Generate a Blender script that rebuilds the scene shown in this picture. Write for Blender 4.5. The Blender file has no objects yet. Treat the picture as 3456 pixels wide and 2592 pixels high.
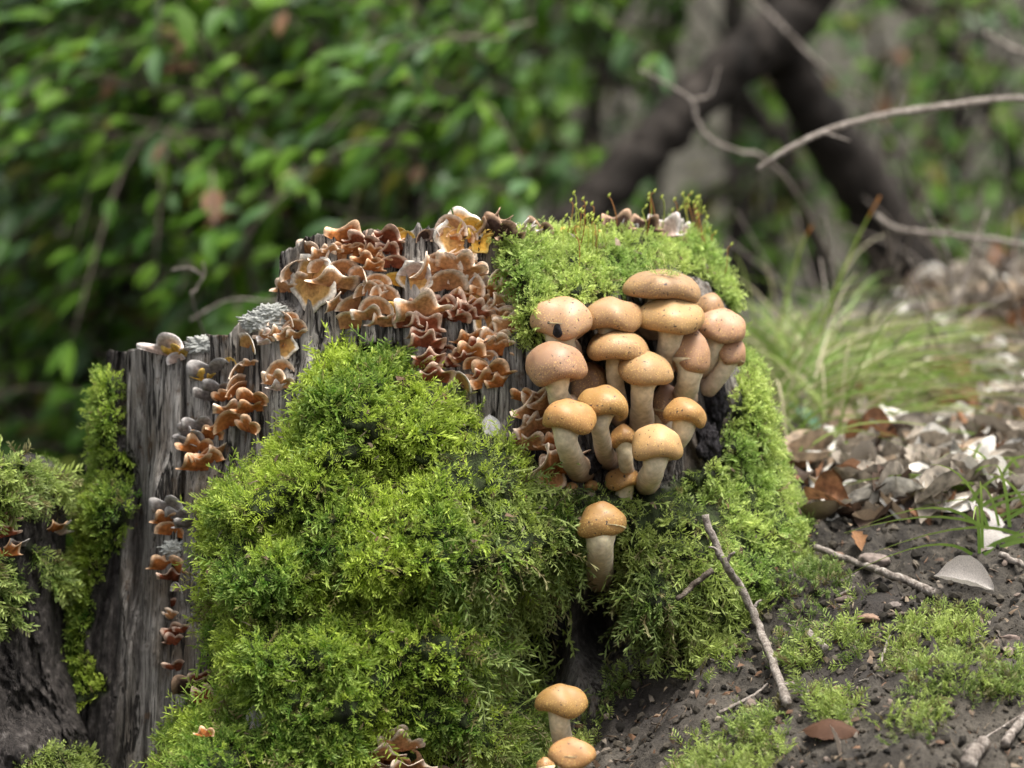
import bpy, math, random
import numpy as np
from mathutils import Vector, Matrix
from mathutils.bvhtree import BVHTree

rng = np.random.default_rng(11)
random.seed(11)
scene = bpy.context.scene
COL = scene.collection

# ------------------------------------------------------------------ camera, sky, sun, exposure
CAMY, CAMZ, K = -2.5, 0.256, 1500.0          # K: pixels per metre on the plane Y=0 (1024 wide picture)
cam = bpy.data.cameras.new('camera'); cam_ob = bpy.data.objects.new('camera', cam); COL.objects.link(cam_ob)
cam_ob.location = (0, CAMY, CAMZ); cam_ob.rotation_euler = (math.radians(90), 0, 0)
cam.sensor_width = 36; cam.lens = 36 * 2.5 * K / 1024
cam.clip_start = 0.05; cam.clip_end = 400
cam.dof.use_dof = True; cam.dof.focus_distance = 2.46; cam.dof.aperture_fstop = 5.6
scene.camera = cam_ob

SUN_EL, SUN_AZ = math.radians(72), math.radians(125)    # azimuth from +Y clockwise
world = bpy.data.worlds.new('World'); scene.world = world; world.use_nodes = True
wn = world.node_tree; wn.nodes.clear()
sky = wn.nodes.new('ShaderNodeTexSky'); sky.sky_type = 'NISHITA'; sky.sun_disc = False
sky.sun_elevation = SUN_EL; sky.sun_rotation = SUN_AZ; sky.dust_density = 4.0; sky.ozone_density = 1.0
hs = wn.nodes.new('ShaderNodeHueSaturation'); hs.inputs['Saturation'].default_value = 0.25
bg = wn.nodes.new('ShaderNodeBackground'); bg.inputs['Strength'].default_value = 0.062
wo = wn.nodes.new('ShaderNodeOutputWorld')
wn.links.new(sky.outputs[0], hs.inputs['Color']); wn.links.new(hs.outputs[0], bg.inputs['Color']); wn.links.new(bg.outputs[0], wo.inputs[0])
sun = bpy.data.lights.new('sun', 'SUN'); sun.energy = 1.5; sun.angle = math.radians(30); sun.color = (1.0, 0.96, 0.9)
sun_ob = bpy.data.objects.new('sun', sun); COL.objects.link(sun_ob)
sdir = Vector((math.sin(SUN_AZ) * math.cos(SUN_EL), math.cos(SUN_AZ) * math.cos(SUN_EL), math.sin(SUN_EL)))
sun_ob.rotation_euler = sdir.to_track_quat('Z', 'Y').to_euler(); sun_ob.location = sdir * 20
vs = scene.view_settings
vs.view_transform = 'Standard'; vs.look = 'None'; vs.exposure = 2.4; vs.gamma = 1.0; vs.use_curve_mapping = False

# ------------------------------------------------------------------ small helpers
def wpt(px, py, Y):
    s = (2.5 + Y) / 2.5 / K
    return Vector(((px - 512) * s, Y, CAMZ + (384 - py) * s))
def project(p):
    s = (2.5 + p[:, 1]) / 2.5 / K
    return np.stack([512 + p[:, 0] / s, 384 - (p[:, 2] - CAMZ) / s], 1)
def _hash(ix, iy, iz):
    h = (ix.astype(np.uint32) * np.uint32(374761393) + iy.astype(np.uint32) * np.uint32(668265263) + iz.astype(np.uint32) * np.uint32(2246822519))
    h = (h ^ (h >> np.uint32(13))) * np.uint32(1274126177)
    h = h ^ (h >> np.uint32(16))
    return h.astype(np.float64) / 4294967295.0
def vnoise(p):
    p = np.asarray(p, float); i = np.floor(p); f = p - i; f = f * f * (3 - 2 * f); i = i.astype(np.int64)
    out = 0
    for dx in (0, 1):
        wx = f[:, 0] if dx else 1 - f[:, 0]
        for dy in (0, 1):
            wy = f[:, 1] if dy else 1 - f[:, 1]
            for dz in (0, 1):
                wz = f[:, 2] if dz else 1 - f[:, 2]
                out = out + wx * wy * wz * _hash(i[:, 0] + dx, i[:, 1] + dy, i[:, 2] + dz)
    return out * 2 - 1
def fbm(p, octv=4, gain=0.5):
    p = np.asarray(p, float); a = 1.0; s = 0; out = 0
    for o in range(octv):
        out = out + a * vnoise(p * (2 ** o) + 17.3 * o); s += a; a *= gain
    return out / s
def sstep(a, b, x):
    t = np.clip((x - a) / (b - a), 0, 1); return t * t * (3 - 2 * t)
def in_poly(pts, poly):
    x, y = pts[:, 0], pts[:, 1]; inside = np.zeros(len(x), bool); n = len(poly)
    for i in range(n):
        x1, y1 = poly[i]; x2, y2 = poly[(i + 1) % n]
        if y1 == y2: continue
        c = ((y1 > y) != (y2 > y)) & (x < (x2 - x1) * (y - y1) / (y2 - y1) + x1)
        inside ^= c
    return inside
def poly_sd(pts, poly):                       # + inside
    d = np.full(len(pts), 1e9); n = len(poly); P = np.array(poly, float)
    for i in range(n):
        a = P[i]; b = P[(i + 1) % n]; ab = b - a
        t = np.clip(((pts - a) @ ab) / (ab @ ab), 0, 1)
        d = np.minimum(d, np.hypot(*(pts - a - t[:, None] * ab).T))
    return np.where(in_poly(pts, poly), d, -d)

def mesh_np(name, V, F, mats, col=None, midx=None, smooth=False, attrs=None):
    """one mesh from vertex array and face array (Nx3 or Nx4)"""
    me = bpy.data.meshes.new(name)
    V = np.asarray(V, np.float32); F = np.asarray(F, np.int32); k = F.shape[1]
    me.vertices.add(len(V)); me.vertices.foreach_set('co', V.ravel())
    me.loops.add(F.size); me.loops.foreach_set('vertex_index', F.ravel())
    me.polygons.add(len(F)); me.polygons.foreach_set('loop_start', np.arange(0, F.size, k, dtype=np.int32))
    if midx is not None: me.polygons.foreach_set('material_index', np.asarray(midx, np.int32))
    me.update(calc_edges=True)
    me.polygons.foreach_set('use_smooth', np.full(len(F), smooth))
    if col is not None:
        a = me.color_attributes.new('Col', 'FLOAT_COLOR', 'POINT')
        c = np.ones((len(V), 4), np.float32); c[:, :3] = col; a.data.foreach_set('color', c.ravel())
    for an, av in (attrs or {}).items():
        a = me.attributes.new(an, 'FLOAT', 'POINT'); a.data.foreach_set('value', np.asarray(av, np.float32))
    for m in (mats if isinstance(mats, (list, tuple)) else [mats]): me.materials.append(m)
    return me
def ob(name, me, parent=None, loc=None):
    o = bpy.data.objects.new(name, me); COL.objects.link(o)
    if parent: o.parent = parent
    if loc is not None: o.location = loc
    return o
def tag(o, label=None, cat=None, group=None, kind=None):
    if label: o['label'] = label
    if cat: o['category'] = cat
    if group: o['group'] = group
    if kind: o['kind'] = kind
    return o
def empty(name, loc, label, cat, group=None):
    o = bpy.data.objects.new(name, None); COL.objects.link(o); o.location = loc; o.empty_display_size = 0.02
    return tag(o, label, cat, group)
class Acc:
    def __init__(s): s.V = []; s.F = []; s.C = []; s.M = []; s.n = 0
    def add(s, V, F, C=None, m=0):
        V = np.asarray(V, float); F = np.asarray(F, int)
        s.V.append(V); s.F.append(F + s.n); s.n += len(V)
        s.C.append(np.broadcast_to(np.asarray(C if C is not None else (1, 1, 1), float), (len(V), 3))); s.M.append(np.full(len(F), m))
    def mesh(s, name, mats, smooth=False):
        return mesh_np(name, np.concatenate(s.V), np.concatenate(s.F), mats, np.concatenate(s.C), np.concatenate(s.M), smooth)
def quads2tris(F):
    F = np.asarray(F); return np.concatenate([F[:, [0, 1, 2]], F[:, [0, 2, 3]]])
def gridfaces(nr, nc, wrap=False):
    r = np.arange(nr - 1)[:, None]; c = np.arange(nc if wrap else nc - 1)[None]; c2 = (c + 1) % nc
    return np.stack([r * nc + c, r * nc + c2, (r + 1) * nc + c2, (r + 1) * nc + c], -1).reshape(-1, 4)
def smooth_path(pts, n):
    P = np.array(pts, float); m = len(P)
    if m == 2: t = np.linspace(0, 1, n)[:, None]; return P[0] * (1 - t) + P[1] * t
    Q = np.vstack([2 * P[0] - P[1], P, 2 * P[-1] - P[-2]]); out = []
    for u in np.linspace(0, m - 1 - 1e-9, n):
        i = int(u); t = u - i; a, b, c, d = Q[i:i + 4]
        out.append(0.5 * ((2 * b) + (c - a) * t + (2 * a - 5 * b + 4 * c - d) * t * t + (3 * b - a - 3 * c + d) * t ** 3))
    return np.array(out)
def tube(path, rad, ns=8, bump=0.0, seed=0):
    """closed tapered tube along a path; returns V, F(tri)"""
    P = np.asarray(path, float); n = len(P); rad = np.broadcast_to(np.asarray(rad, float), (n,))
    T = np.gradient(P, axis=0); T /= np.linalg.norm(T, axis=1)[:, None] + 1e-12
    ref = np.array([0.3, 1.0, 0.2]) if abs(T[0][1]) < 0.8 else np.array([1.0, 0.1, 0.2])
    A = np.cross(T, ref); A /= np.linalg.norm(A, axis=1)[:, None] + 1e-12; B = np.cross(T, A)
    th = np.linspace(0, 2 * np.pi, ns, endpoint=False)
    R = rad[:, None] * np.ones((1, ns))
    if bump:
        q = np.stack([np.repeat(np.arange(n) * 0.6, ns), np.tile(np.cos(th) * 1.3, n) + seed * 7.7, np.tile(np.sin(th) * 1.3, n)], 1)
        R = R * (1 + bump * vnoise(q).reshape(n, ns))
    V = P[:, None] + R[..., None] * (np.cos(th)[None, :, None] * A[:, None] + np.sin(th)[None, :, None] * B[:, None])
    V = V.reshape(-1, 3); F = quads2tris(gridfaces(n, ns, True))
    V = np.vstack([V, P[0], P[-1]]); i0, i1 = len(V) - 2, len(V) - 1
    k = np.arange(ns); k2 = (k + 1) % ns
    F = np.vstack([F, np.stack([np.full(ns, i0), k2, k], 1), np.stack([np.full(ns, i1), (n - 1) * ns + k, (n - 1) * ns + k2], 1)])
    return V, F
def xyz_mats(axis, spin):
    """rotation matrices (n,3,3) whose +Z is axis, spun by angle"""
    z = axis / (np.linalg.norm(axis, axis=1)[:, None] + 1e-12)
    ref = np.where(np.abs(z[:, 2:3]) < 0.9, np.array([[0, 0, 1.0]]), np.array([[1.0, 0, 0]]))
    x = np.cross(ref, z); x /= np.linalg.norm(x, axis=1)[:, None]; y = np.cross(z, x)
    c, s = np.cos(spin)[:, None], np.sin(spin)[:, None]
    return np.stack([x * c + y * s, y * c - x * s, z], -1)
def instance_np(tmplV, tmplF, R, scale, pos):
    V = np.einsum('nij,kj->nki', R, tmplV) * scale[:, None, None] + pos[:, None]
    n, k = V.shape[:2]
    return V.reshape(-1, 3), (tmplF[None] + (np.arange(n) * k)[:, None, None]).reshape(-1, tmplF.shape[1])

# ------------------------------------------------------------------ materials
def new_mat(name):
    m = bpy.data.materials.new(name); m.use_nodes = True; nt = m.node_tree; nt.nodes.clear()
    out = nt.nodes.new('ShaderNodeOutputMaterial'); return m, nt, out
class NB:
    def __init__(s, name): s.m, s.nt, s.out = new_mat(name)
    def n(s, t, **k):
        x = s.nt.nodes.new('ShaderNode' + t)
        for a, b in k.items(): setattr(x, a, b)
        return x
    def l(s, a, b): s.nt.links.new(a, b)
    def noise(s, scale, detail=4, rough=0.55, coord='Object', stretch=None):
        tc = s.n('TexCoord'); v = tc.outputs[coord]
        if stretch:
            mp = s.n('Mapping'); mp.inputs['Scale'].default_value = stretch; s.l(v, mp.inputs[0]); v = mp.outputs[0]
        t = s.n('TexNoise'); t.inputs['Scale'].default_value = scale; t.inputs['Detail'].default_value = detail; t.inputs['Roughness'].default_value = rough
        s.l(v, t.inputs['Vector']); return t.outputs['Fac']
    def ramp(s, fac, stops):
        r = s.n('ValToRGB'); e = r.color_ramp.elements
        while len(e) < len(stops): e.new(0.5)
        for i, (p, c) in enumerate(stops): e[i].position = p; e[i].color = (*c, 1) if len(c) == 3 else c
        s.l(fac, r.inputs[0]); return r.outputs[0]
    def mix(s, fac, a, b, blend='MIX'):
        x = s.n('Mix', data_type='RGBA', blend_type=blend)
        for v, i in ((fac, 0), (a, 6), (b, 7)):
            if hasattr(v, 'links'): s.l(v, x.inputs[i])
            else: x.inputs[i].default_value = v if i == 0 else (*v, 1)
        return x.outputs[2]
    def attr(s, name, out='Color'):
        a = s.n('Attribute', attribute_name=name); return a.outputs[out]
    def math(s, op, a, b):
        x = s.n('Math', operation=op)
        for v, i in ((a, 0), (b, 1)):
            if hasattr(v, 'links'): s.l(v, x.inputs[i])
            else: x.inputs[i].default_value = v
        return x.outputs[0]
    def bump(s, h, strength, dist):
        b = s.n('Bump'); b.inputs['Strength'].default_value = strength; b.inputs['Distance'].default_value = dist; s.l(h, b.inputs['Height']); return b.outputs[0]
    def pbr(s, col, rough=0.8, spec=0.3, normal=None, transl=0.0, sss=0.0, sssr=(0.004, 0.002, 0.001)):
        p = s.n('BsdfPrincipled'); p.inputs['Specular IOR Level'].default_value = spec
        if hasattr(rough, 'links'): s.l(rough, p.inputs['Roughness'])
        else: p.inputs['Roughness'].default_value = rough
        if hasattr(col, 'links'): s.l(col, p.inputs['Base Color'])
        else: p.inputs['Base Color'].default_value = (*col, 1)
        if normal: s.l(normal, p.inputs['Normal'])
        if sss:
            p.inputs['Subsurface Weight'].default_value = sss; p.inputs['Subsurface Radius'].default_value = sssr; p.inputs['Subsurface Scale'].default_value = 1.0
        o = p.outputs[0]
        if transl:
            t = s.n('BsdfTranslucent')
            if hasattr(col, 'links'): s.l(col, t.inputs['Color'])
            else: t.inputs['Color'].default_value = (*col, 1)
            mx = s.n('MixShader'); mx.inputs[0].default_value = transl; s.l(o, mx.inputs[1]); s.l(t.outputs[0], mx.inputs[2]); o = mx.outputs[0]
        s.l(o, s.out.inputs[0]); return s.m

def m_wood():
    b = NB('weathered_wood')
    grain = b.noise(160, 6, 0.65, stretch=(1, 1, 0.06)); fine = b.noise(700, 4, 0.7, stretch=(1, 1, 0.03)); blot = b.noise(18, 5, 0.6)
    c = b.ramp(grain, [(0.3, (0.024, 0.020, 0.018)), (0.43, (0.16, 0.145, 0.128)), (0.54, (0.33, 0.30, 0.265)), (0.70, (0.52, 0.485, 0.44))])
    c = b.mix(b.ramp(blot, [(0.44, (0, 0, 0)), (0.62, (1, 1, 1))]), c, b.mix(grain, (0.035, 0.026, 0.020), (0.24, 0.19, 0.14)))
    c = b.mix(b.ramp(fine, [(0.36, (1, 1, 1)), (0.5, (0, 0, 0))]), c, (0.025, 0.02, 0.018))
    crk = b.ramp(b.noise(34, 5, 0.6, stretch=(1, 1, 0.10)), [(0.485, (0, 0, 0)), (0.498, (1, 1, 1)), (0.508, (1, 1, 1)), (0.522, (0, 0, 0))])
    c = b.mix(crk, c, (0.016, 0.013, 0.011))
    c = b.mix(b.ramp(b.noise(55, 4, 0.7), [(0.60, (0, 0, 0)), (0.70, (1, 1, 1))]), c, (0.10, 0.062, 0.036))
    c = b.mix(b.attr('bark', 'Fac'), c, b.ramp(b.noise(140, 6, 0.7), [(0.35, (0.012, 0.010, 0.009)), (0.55, (0.045, 0.038, 0.034)), (0.75, (0.14, 0.125, 0.115))]))  # dark bark colour, also used as painted shade in the hollows
    mossbed = b.ramp(b.noise(120, 5), [(0.35, (0.010, 0.012, 0.005)), (0.6, (0.03, 0.045, 0.010)), (0.8, (0.055, 0.06, 0.022))])
    c = b.mix(b.attr('moss', 'Fac'), c, mossbed)
    return b.pbr(c, 0.85, 0.2, b.bump(b.math('SUBTRACT', b.math('ADD', grain, b.math('MULTIPLY', fine, 0.7)), crk), 1.0, 0.004))
def m_bark(name, dark, mid, lite, sc=60, stretch=(1, 1, 0.35)):
    b = NB(name); g = b.noise(sc, 6, 0.7, stretch=stretch)
    return b.pbr(b.ramp(g, [(0.32, dark), (0.52, mid), (0.72, lite)]), 0.9, 0.15, b.bump(g, 0.9, 0.004))
def m_vcol(name, rough=0.7, transl=0.0, spec=0.3, nscale=200, namt=0.35, bmp=0.0, sss=0.0):
    b = NB(name); g = b.noise(nscale, 4)
    c = b.mix(1.0, b.attr('Col'), b.ramp(g, [(0.3, (1 - namt,) * 3), (0.7, (1 + namt * 0.4,) * 3)]), 'MULTIPLY')
    return b.pbr(c, rough, spec, b.bump(g, bmp, 0.001) if bmp else None, transl, sss)
def m_soil():
    b = NB('soil_ground')
    g1 = b.noise(9, 6, 0.6); g2 = b.noise(90, 6, 0.65); g3 = b.noise(450, 4, 0.7)
    c = b.ramp(g2, [(0.3, (0.010, 0.008, 0.007)), (0.5, (0.024, 0.0205, 0.016)), (0.66, (0.066, 0.0565, 0.044)), (0.82, (0.145, 0.126, 0.10))])
    c = b.mix(b.ramp(g1, [(0.45, (0, 0, 0)), (0.62, (1, 1, 1))]), c, b.mix(g2, (0.023, 0.0195, 0.015), (0.108, 0.093, 0.074)))
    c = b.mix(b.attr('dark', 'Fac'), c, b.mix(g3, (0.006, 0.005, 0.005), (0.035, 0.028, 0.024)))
    c = b.mix(b.attr('litter', 'Fac'), c, b.ramp(b.noise(38, 3, 0.6), [(0.3, (0.012, 0.011, 0.008)), (0.5, (0.045, 0.042, 0.030)), (0.72, (0.11, 0.10, 0.08))]))
    c = b.mix(b.ramp(g3, [(0.3, (1, 1, 1)), (0.48, (0, 0, 0))]), c, (0.012, 0.010, 0.009))
    return b.pbr(c, 0.92, 0.25, b.bump(b.math('ADD', g2, b.math('MULTIPLY', g3, 0.6)), 0.8, 0.004))
def m_leaf(name, c0, c1, rough=0.6, spec=0.22, transl=0.35):
    b = NB(name); oi = b.n('ObjectInfo'); ge = b.n('NewGeometry')
    r = b.math('FRACT', b.math('ADD', oi.outputs['Random'], ge.outputs['Random Per Island']), 0)
    c = b.mix(r, c0, c1); c = b.mix(b.math('MULTIPLY', b.noise(60, 3), 0.4), c, tuple(x * 0.55 for x in c0))
    return b.pbr(c, rough, spec, None, transl)
def m_cap():
    b = NB('mushroom_cap_skin')
    g = b.noise(70, 4); sp = b.noise(420, 2, 0.5); fl = b.noise(900, 3, 0.6)
    c = b.mix(b.math('MULTIPLY', g, 0.55), b.attr('Col'), b.mix(1.0, b.attr('Col'), (0.72, 0.60, 0.50), 'MULTIPLY'))
    rim = b.attr('rim', 'Fac')
    flake = b.math('MULTIPLY', b.ramp(fl, [(0.55, (0, 0, 0)), (0.66, (1, 1, 1))]), b.math('MULTIPLY', rim, 0.5))
    c = b.mix(flake, c, (0.80, 0.52, 0.16))
    c = b.mix(b.ramp(b.math('ADD', sp, b.math('MULTIPLY', b.attr('ctr', 'Fac'), 0.035)), [(0.66, (0, 0, 0)), (0.70, (1, 1, 1))]), c, (0.05, 0.03, 0.02))
    return b.pbr(c, b.ramp(g, [(0.3, (0.42,) * 3), (0.7, (0.62,) * 3)]), 0.38, b.bump(fl, 0.25, 0.0006), 0, 0.25, (0.004, 0.0018, 0.0007))

M = dict(
    wood=m_wood(), soil=m_soil(), cap=m_cap(),
    stem=m_vcol('mushroom_stem_flesh', 0.65, 0, 0.3, 260, 0.3, 0.3, 0.2),
    gill=m_vcol('mushroom_gills', 0.8, 0, 0.2, 300, 0.2),
    fungus=m_vcol('bracket_fungus_flesh', 0.92, 0.10, 0.10, 420, 0.45, 0.35),
    moss=m_vcol('moss_shoots', 0.6, 0.45, 0.3, 300, 0.3),
    black=m_bark('charred_wood', (0.006, 0.005, 0.005), (0.018, 0.016, 0.017), (0.05, 0.045, 0.048), 220, (1, 1, 1)),
    bark=m_bark('dark_tree_bark', (0.006, 0.005, 0.004), (0.022, 0.018, 0.015), (0.060, 0.050, 0.042), 30),
    twig=m_bark('grey_twig_bark', (0.07, 0.055, 0.045), (0.24, 0.205, 0.175), (0.46, 0.42, 0.37), 240, (1, 1, 1)),
    dtwig=m_bark('brown_twig_bark', (0.03, 0.022, 0.016), (0.10, 0.08, 0.062), (0.22, 0.19, 0.155), 200, (1, 1, 1)),
    lichen=m_vcol('pale_lichen', 0.95, 0, 0.1, 500, 0.4, 0.6),
    crumb=m_vcol('soil_crumbs', 0.95, 0, 0.2, 300, 0.4, 0.4),
    grass=m_vcol('grass_blades', 0.5, 0.3, 0.35, 60, 0.25),
    dead=m_vcol('dead_leaf_tissue', 0.7, 0.2, 0.3, 130, 0.75, 0.5),
    green=m_leaf('fresh_green_leaf', (0.044, 0.114, 0.006), (0.110, 0.212, 0.011)),
    deep=m_leaf('deep_green_leaf', (0.026, 0.078, 0.006), (0.055, 0.132, 0.010), 0.55, 0.25, 0.3),
    sheen=m_leaf('sky_sheen_leaf', (0.045, 0.105, 0.030), (0.075, 0.15, 0.048), 0.5, 0.4, 0.25),  # bluish sky sheen put into the leaf colour, with a little more gloss
    yellow=m_leaf('yellowing_leaf', (0.12, 0.145, 0.015), (0.21, 0.20, 0.03), 0.5, 0.3, 0.35),
    brown=m_leaf('withered_leaf', (0.11, 0.05, 0.024), (0.18, 0.10, 0.055), 0.7, 0.2, 0.2),
)

# ------------------------------------------------------------------ ground: one sheet, slope beside the stump, dip and hillside behind
RY = [-60, -3, -1, -0.45, -0.24, -0.1, 0.05, 0.15, 0.3, 0.5, 1.0, 1.35, 1.6, 2.2, 3.0, 4.0, 6.0, 10, 30, 120]
RZ = [-9, -1.3, -0.5, -0.17, -0.005, 0.065, 0.125, 0.16, 0.185, 0.215, 0.285, 0.335, 0.33, 0.20, 0.12, 0.35, 1.7, 4.6, 16, 34]
LZ = [-9, -1.4, -0.65, -0.33, -0.19, -0.13, -0.08, -0.06, -0.05, -0.06, -0.15, -0.25, -0.33, -0.42, -0.42, -0.1, 1.4, 4.5, 16, 34]
def ground_z(x, y, detail=True):
    x = np.asarray(x, float); y = np.asarray(y, float)
    s = sstep(-0.22, 0.24, x); far = sstep(0.22, 1.2, x - 0.1 * y)
    z = np.interp(y, RY, LZ) * (1 - s) + np.interp(y, RY, RZ) * s
    z = z + sstep(0.22, 0.75, x - .05 * y) * 0.11 * np.exp(-((y - 1.1) / 0.8) ** 2)
    q = np.stack([x, y, np.zeros_like(x)], -1).reshape(-1, 3)
    n = fbm(q * 3.0, 3).reshape(x.shape) * 0.02 + (fbm(q * 0.25, 3).reshape(x.shape)) * 0.5 * sstep(3.5, 12, np.abs(y - 1) + np.abs(x) * 0.5)
    if detail:
        n = n + fbm(q * 24, 4).reshape(x.shape) * 0.016 + np.abs(fbm(q * 85 + 3, 3, .6).reshape(x.shape)) * 0.013 + np.maximum(fbm(q * 48 + 9, 2).reshape(x.shape) - .15, 0) * .022
    return z + n
xs = np.concatenate([-np.geomspace(90, 0.62, 40), np.arange(-0.6, -0.12, 0.012), np.arange(-0.12, 0.70, 0.0046), np.geomspace(0.8, 90, 40)])
ys = np.concatenate([-np.geomspace(60, 0.44, 30), np.arange(-0.42, 0.36, 0.0042), np.arange(0.36, 0.5, 0.008), np.arange(0.5, 1.8, 0.014), np.geomspace(1.82, 120, 60)])
GX, GY = np.meshgrid(xs, ys)
GV = np.stack([GX, GY, ground_z(GX, GY)], -1).reshape(-1, 3)
GF = gridfaces(len(ys), len(xs))
q = GV.copy(); q[:, 2] = 0
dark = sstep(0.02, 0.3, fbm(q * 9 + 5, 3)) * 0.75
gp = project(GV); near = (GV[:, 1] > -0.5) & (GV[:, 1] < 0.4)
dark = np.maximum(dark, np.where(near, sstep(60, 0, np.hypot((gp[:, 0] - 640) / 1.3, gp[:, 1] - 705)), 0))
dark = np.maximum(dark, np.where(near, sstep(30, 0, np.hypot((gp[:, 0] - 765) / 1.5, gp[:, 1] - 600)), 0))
litter = sstep(0.25, 0.7, GV[:, 1])
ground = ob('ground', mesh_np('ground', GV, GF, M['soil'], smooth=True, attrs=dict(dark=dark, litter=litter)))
tag(ground, kind='structure')
bvh_ground = BVHTree.FromPolygons(GV.tolist(), GF.tolist())

# ------------------------------------------------------------------ the stumps
POLY = dict(
    mound=[(322, 358), (340, 345), (362, 348), (386, 346), (406, 364), (422, 388), (446, 398), (485, 425), (522, 455), (542, 485), (572, 500), (596, 520), (592, 560), (566, 590), (545, 630), (540, 660), (548, 700), (540, 790),
           (150, 790), (168, 735), (188, 704), (222, 676), (216, 640), (204, 600), (202, 555), (208, 520), (214, 490), (240, 472), (270, 454), (294, 434), (304, 406), (312, 375)],
    right=[(555, 505), (600, 492), (668, 486), (694, 470), (722, 440), (738, 395), (752, 355), (770, 400), (800, 470), (830, 520), (850, 600), (760, 620), (690, 640), (640, 650), (612, 610), (618, 545), (590, 525), (560, 540)],
    top=[(498, 228), (520, 212), (600, 205), (660, 200), (710, 215), (760, 270), (790, 400), (762, 420), (742, 395), (746, 350), (738, 318), (712, 278), (668, 264), (628, 290), (600, 300), (560, 303), (535, 328), (545, 348), (530, 352), (520, 330), (522, 300), (505, 268)],
    strip=[(90, 388), (98, 376), (116, 376), (122, 392), (116, 412), (112, 440), (126, 462), (132, 510), (120, 545), (104, 562), (92, 575), (96, 600), (90, 640), (72, 642), (58, 622), (68, 590), (80, 556), (88, 480), (94, 430)],
    strip2=[(58, 655), (82, 648), (98, 672), (104, 690), (84, 705), (60, 700)],
    low=[(0, 790), (20, 765), (62, 742), (98, 752), (120, 790)],
    ltop=[(-30, 452), (46, 452), (66, 484), (62, 496), (40, 488), (34, 504), (20, 500), (8, 512), (-30, 515)],
    lside=[(-30, 560), (12, 555), (24, 590), (10, 620), (-30, 615)],
    lside2=[(30, 548), (58, 560), (80, 585), (62, 590)],
)
def make_body(xl, xr, h, yc, ry, disp, nu, nb, nv, zbot, pw=2.4, inner=0.26):
    f = (2.5 + yc) / 2.5 / K
    tz = lambda py: CAMZ + (384 - np.asarray(py, float)) * f
    tx = lambda px: (np.asarray(px, float) - 512) * f
    def tab(t):
        z = tz([a for a, _ in t]); x = tx([b for _, b in t]); o = np.argsort(z); return z[o], x[o]
    zl, xlv = tab(xl); zr, xrv = tab(xr); hx, hz = tx([a for a, _ in h]), tz([b for _, b in h])
    u = np.linspace(0, 1, nu); tf = -np.cos(np.pi * u) * 0.5 - np.cos(np.pi * u) * 0 + (u - 0.5) * 1.0
    tb = np.linspace(1, -1, nb + 2)[1:-1]
    t = np.concatenate([tf, tb]); front = np.concatenate([np.ones(nu), -np.ones(nb)])
    zt = np.full(len(t), hz.max() - 0.02)
    X = lambda z: (np.interp(z, zl, xlv) + np.interp(z, zr, xrv)) / 2 + t * (np.interp(z, zr, xrv) - np.interp(z, zl, xlv)) / 2
    for _ in range(25): zt = 0.5 * zt + 0.5 * np.interp(X(zt), hx, hz)
    V = []
    for v in np.linspace(0, 1, nv) ** 0.9:
        z = zbot + v * (zt - zbot)
        x = X(z); y = yc - front * ry * np.clip(1 - np.abs(t) ** pw, 0, 1) ** 0.5
        V.append(np.stack([x, y, z], 1))
    n = len(t); V = np.array(V).reshape(-1, 3)
    fr = np.tile(front > 0, nv) & True
    V = disp(V, fr)
    rim = V[-n:]; cen = np.array([rim[:, 0].mean(), yc, inner]); rings = [V]
    for k, a in enumerate((0.04, 0.1, 0.2, 0.4, 0.7, 1.0)):
        r = rim * (1 - a) + cen * a; r[:, 2] = rim[:, 2] * (1 - sstep(0, 0.5, a)) + np.minimum(inner, rim[:, 2]) * sstep(0, 0.5, a) - 0.004 * k + (fbm(r * 60, 3) * 0.008 if k < 5 else 0)
        rings.append(r)
    V = np.vstack(rings); F = gridfaces(nv + 6, n, True)
    return V, F
def gauss(p, cx, cy, rx, ry): return np.exp(-((p[:, 0] - cx) / rx) ** 2 - ((p[:, 1] - cy) / ry) ** 2)
def poly_mask(pp, names, soft=6.0, jag=10.0):
    m = np.zeros(len(pp)); w = fbm(np.stack([pp[:, 0] / 22, pp[:, 1] / 22, 0 * pp[:, 0]], 1), 3) * jag
    for nme in names: m = np.maximum(m, sstep(-soft, soft, poly_sd(pp, POLY[nme]) + w))
    return m
store = {}
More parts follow.
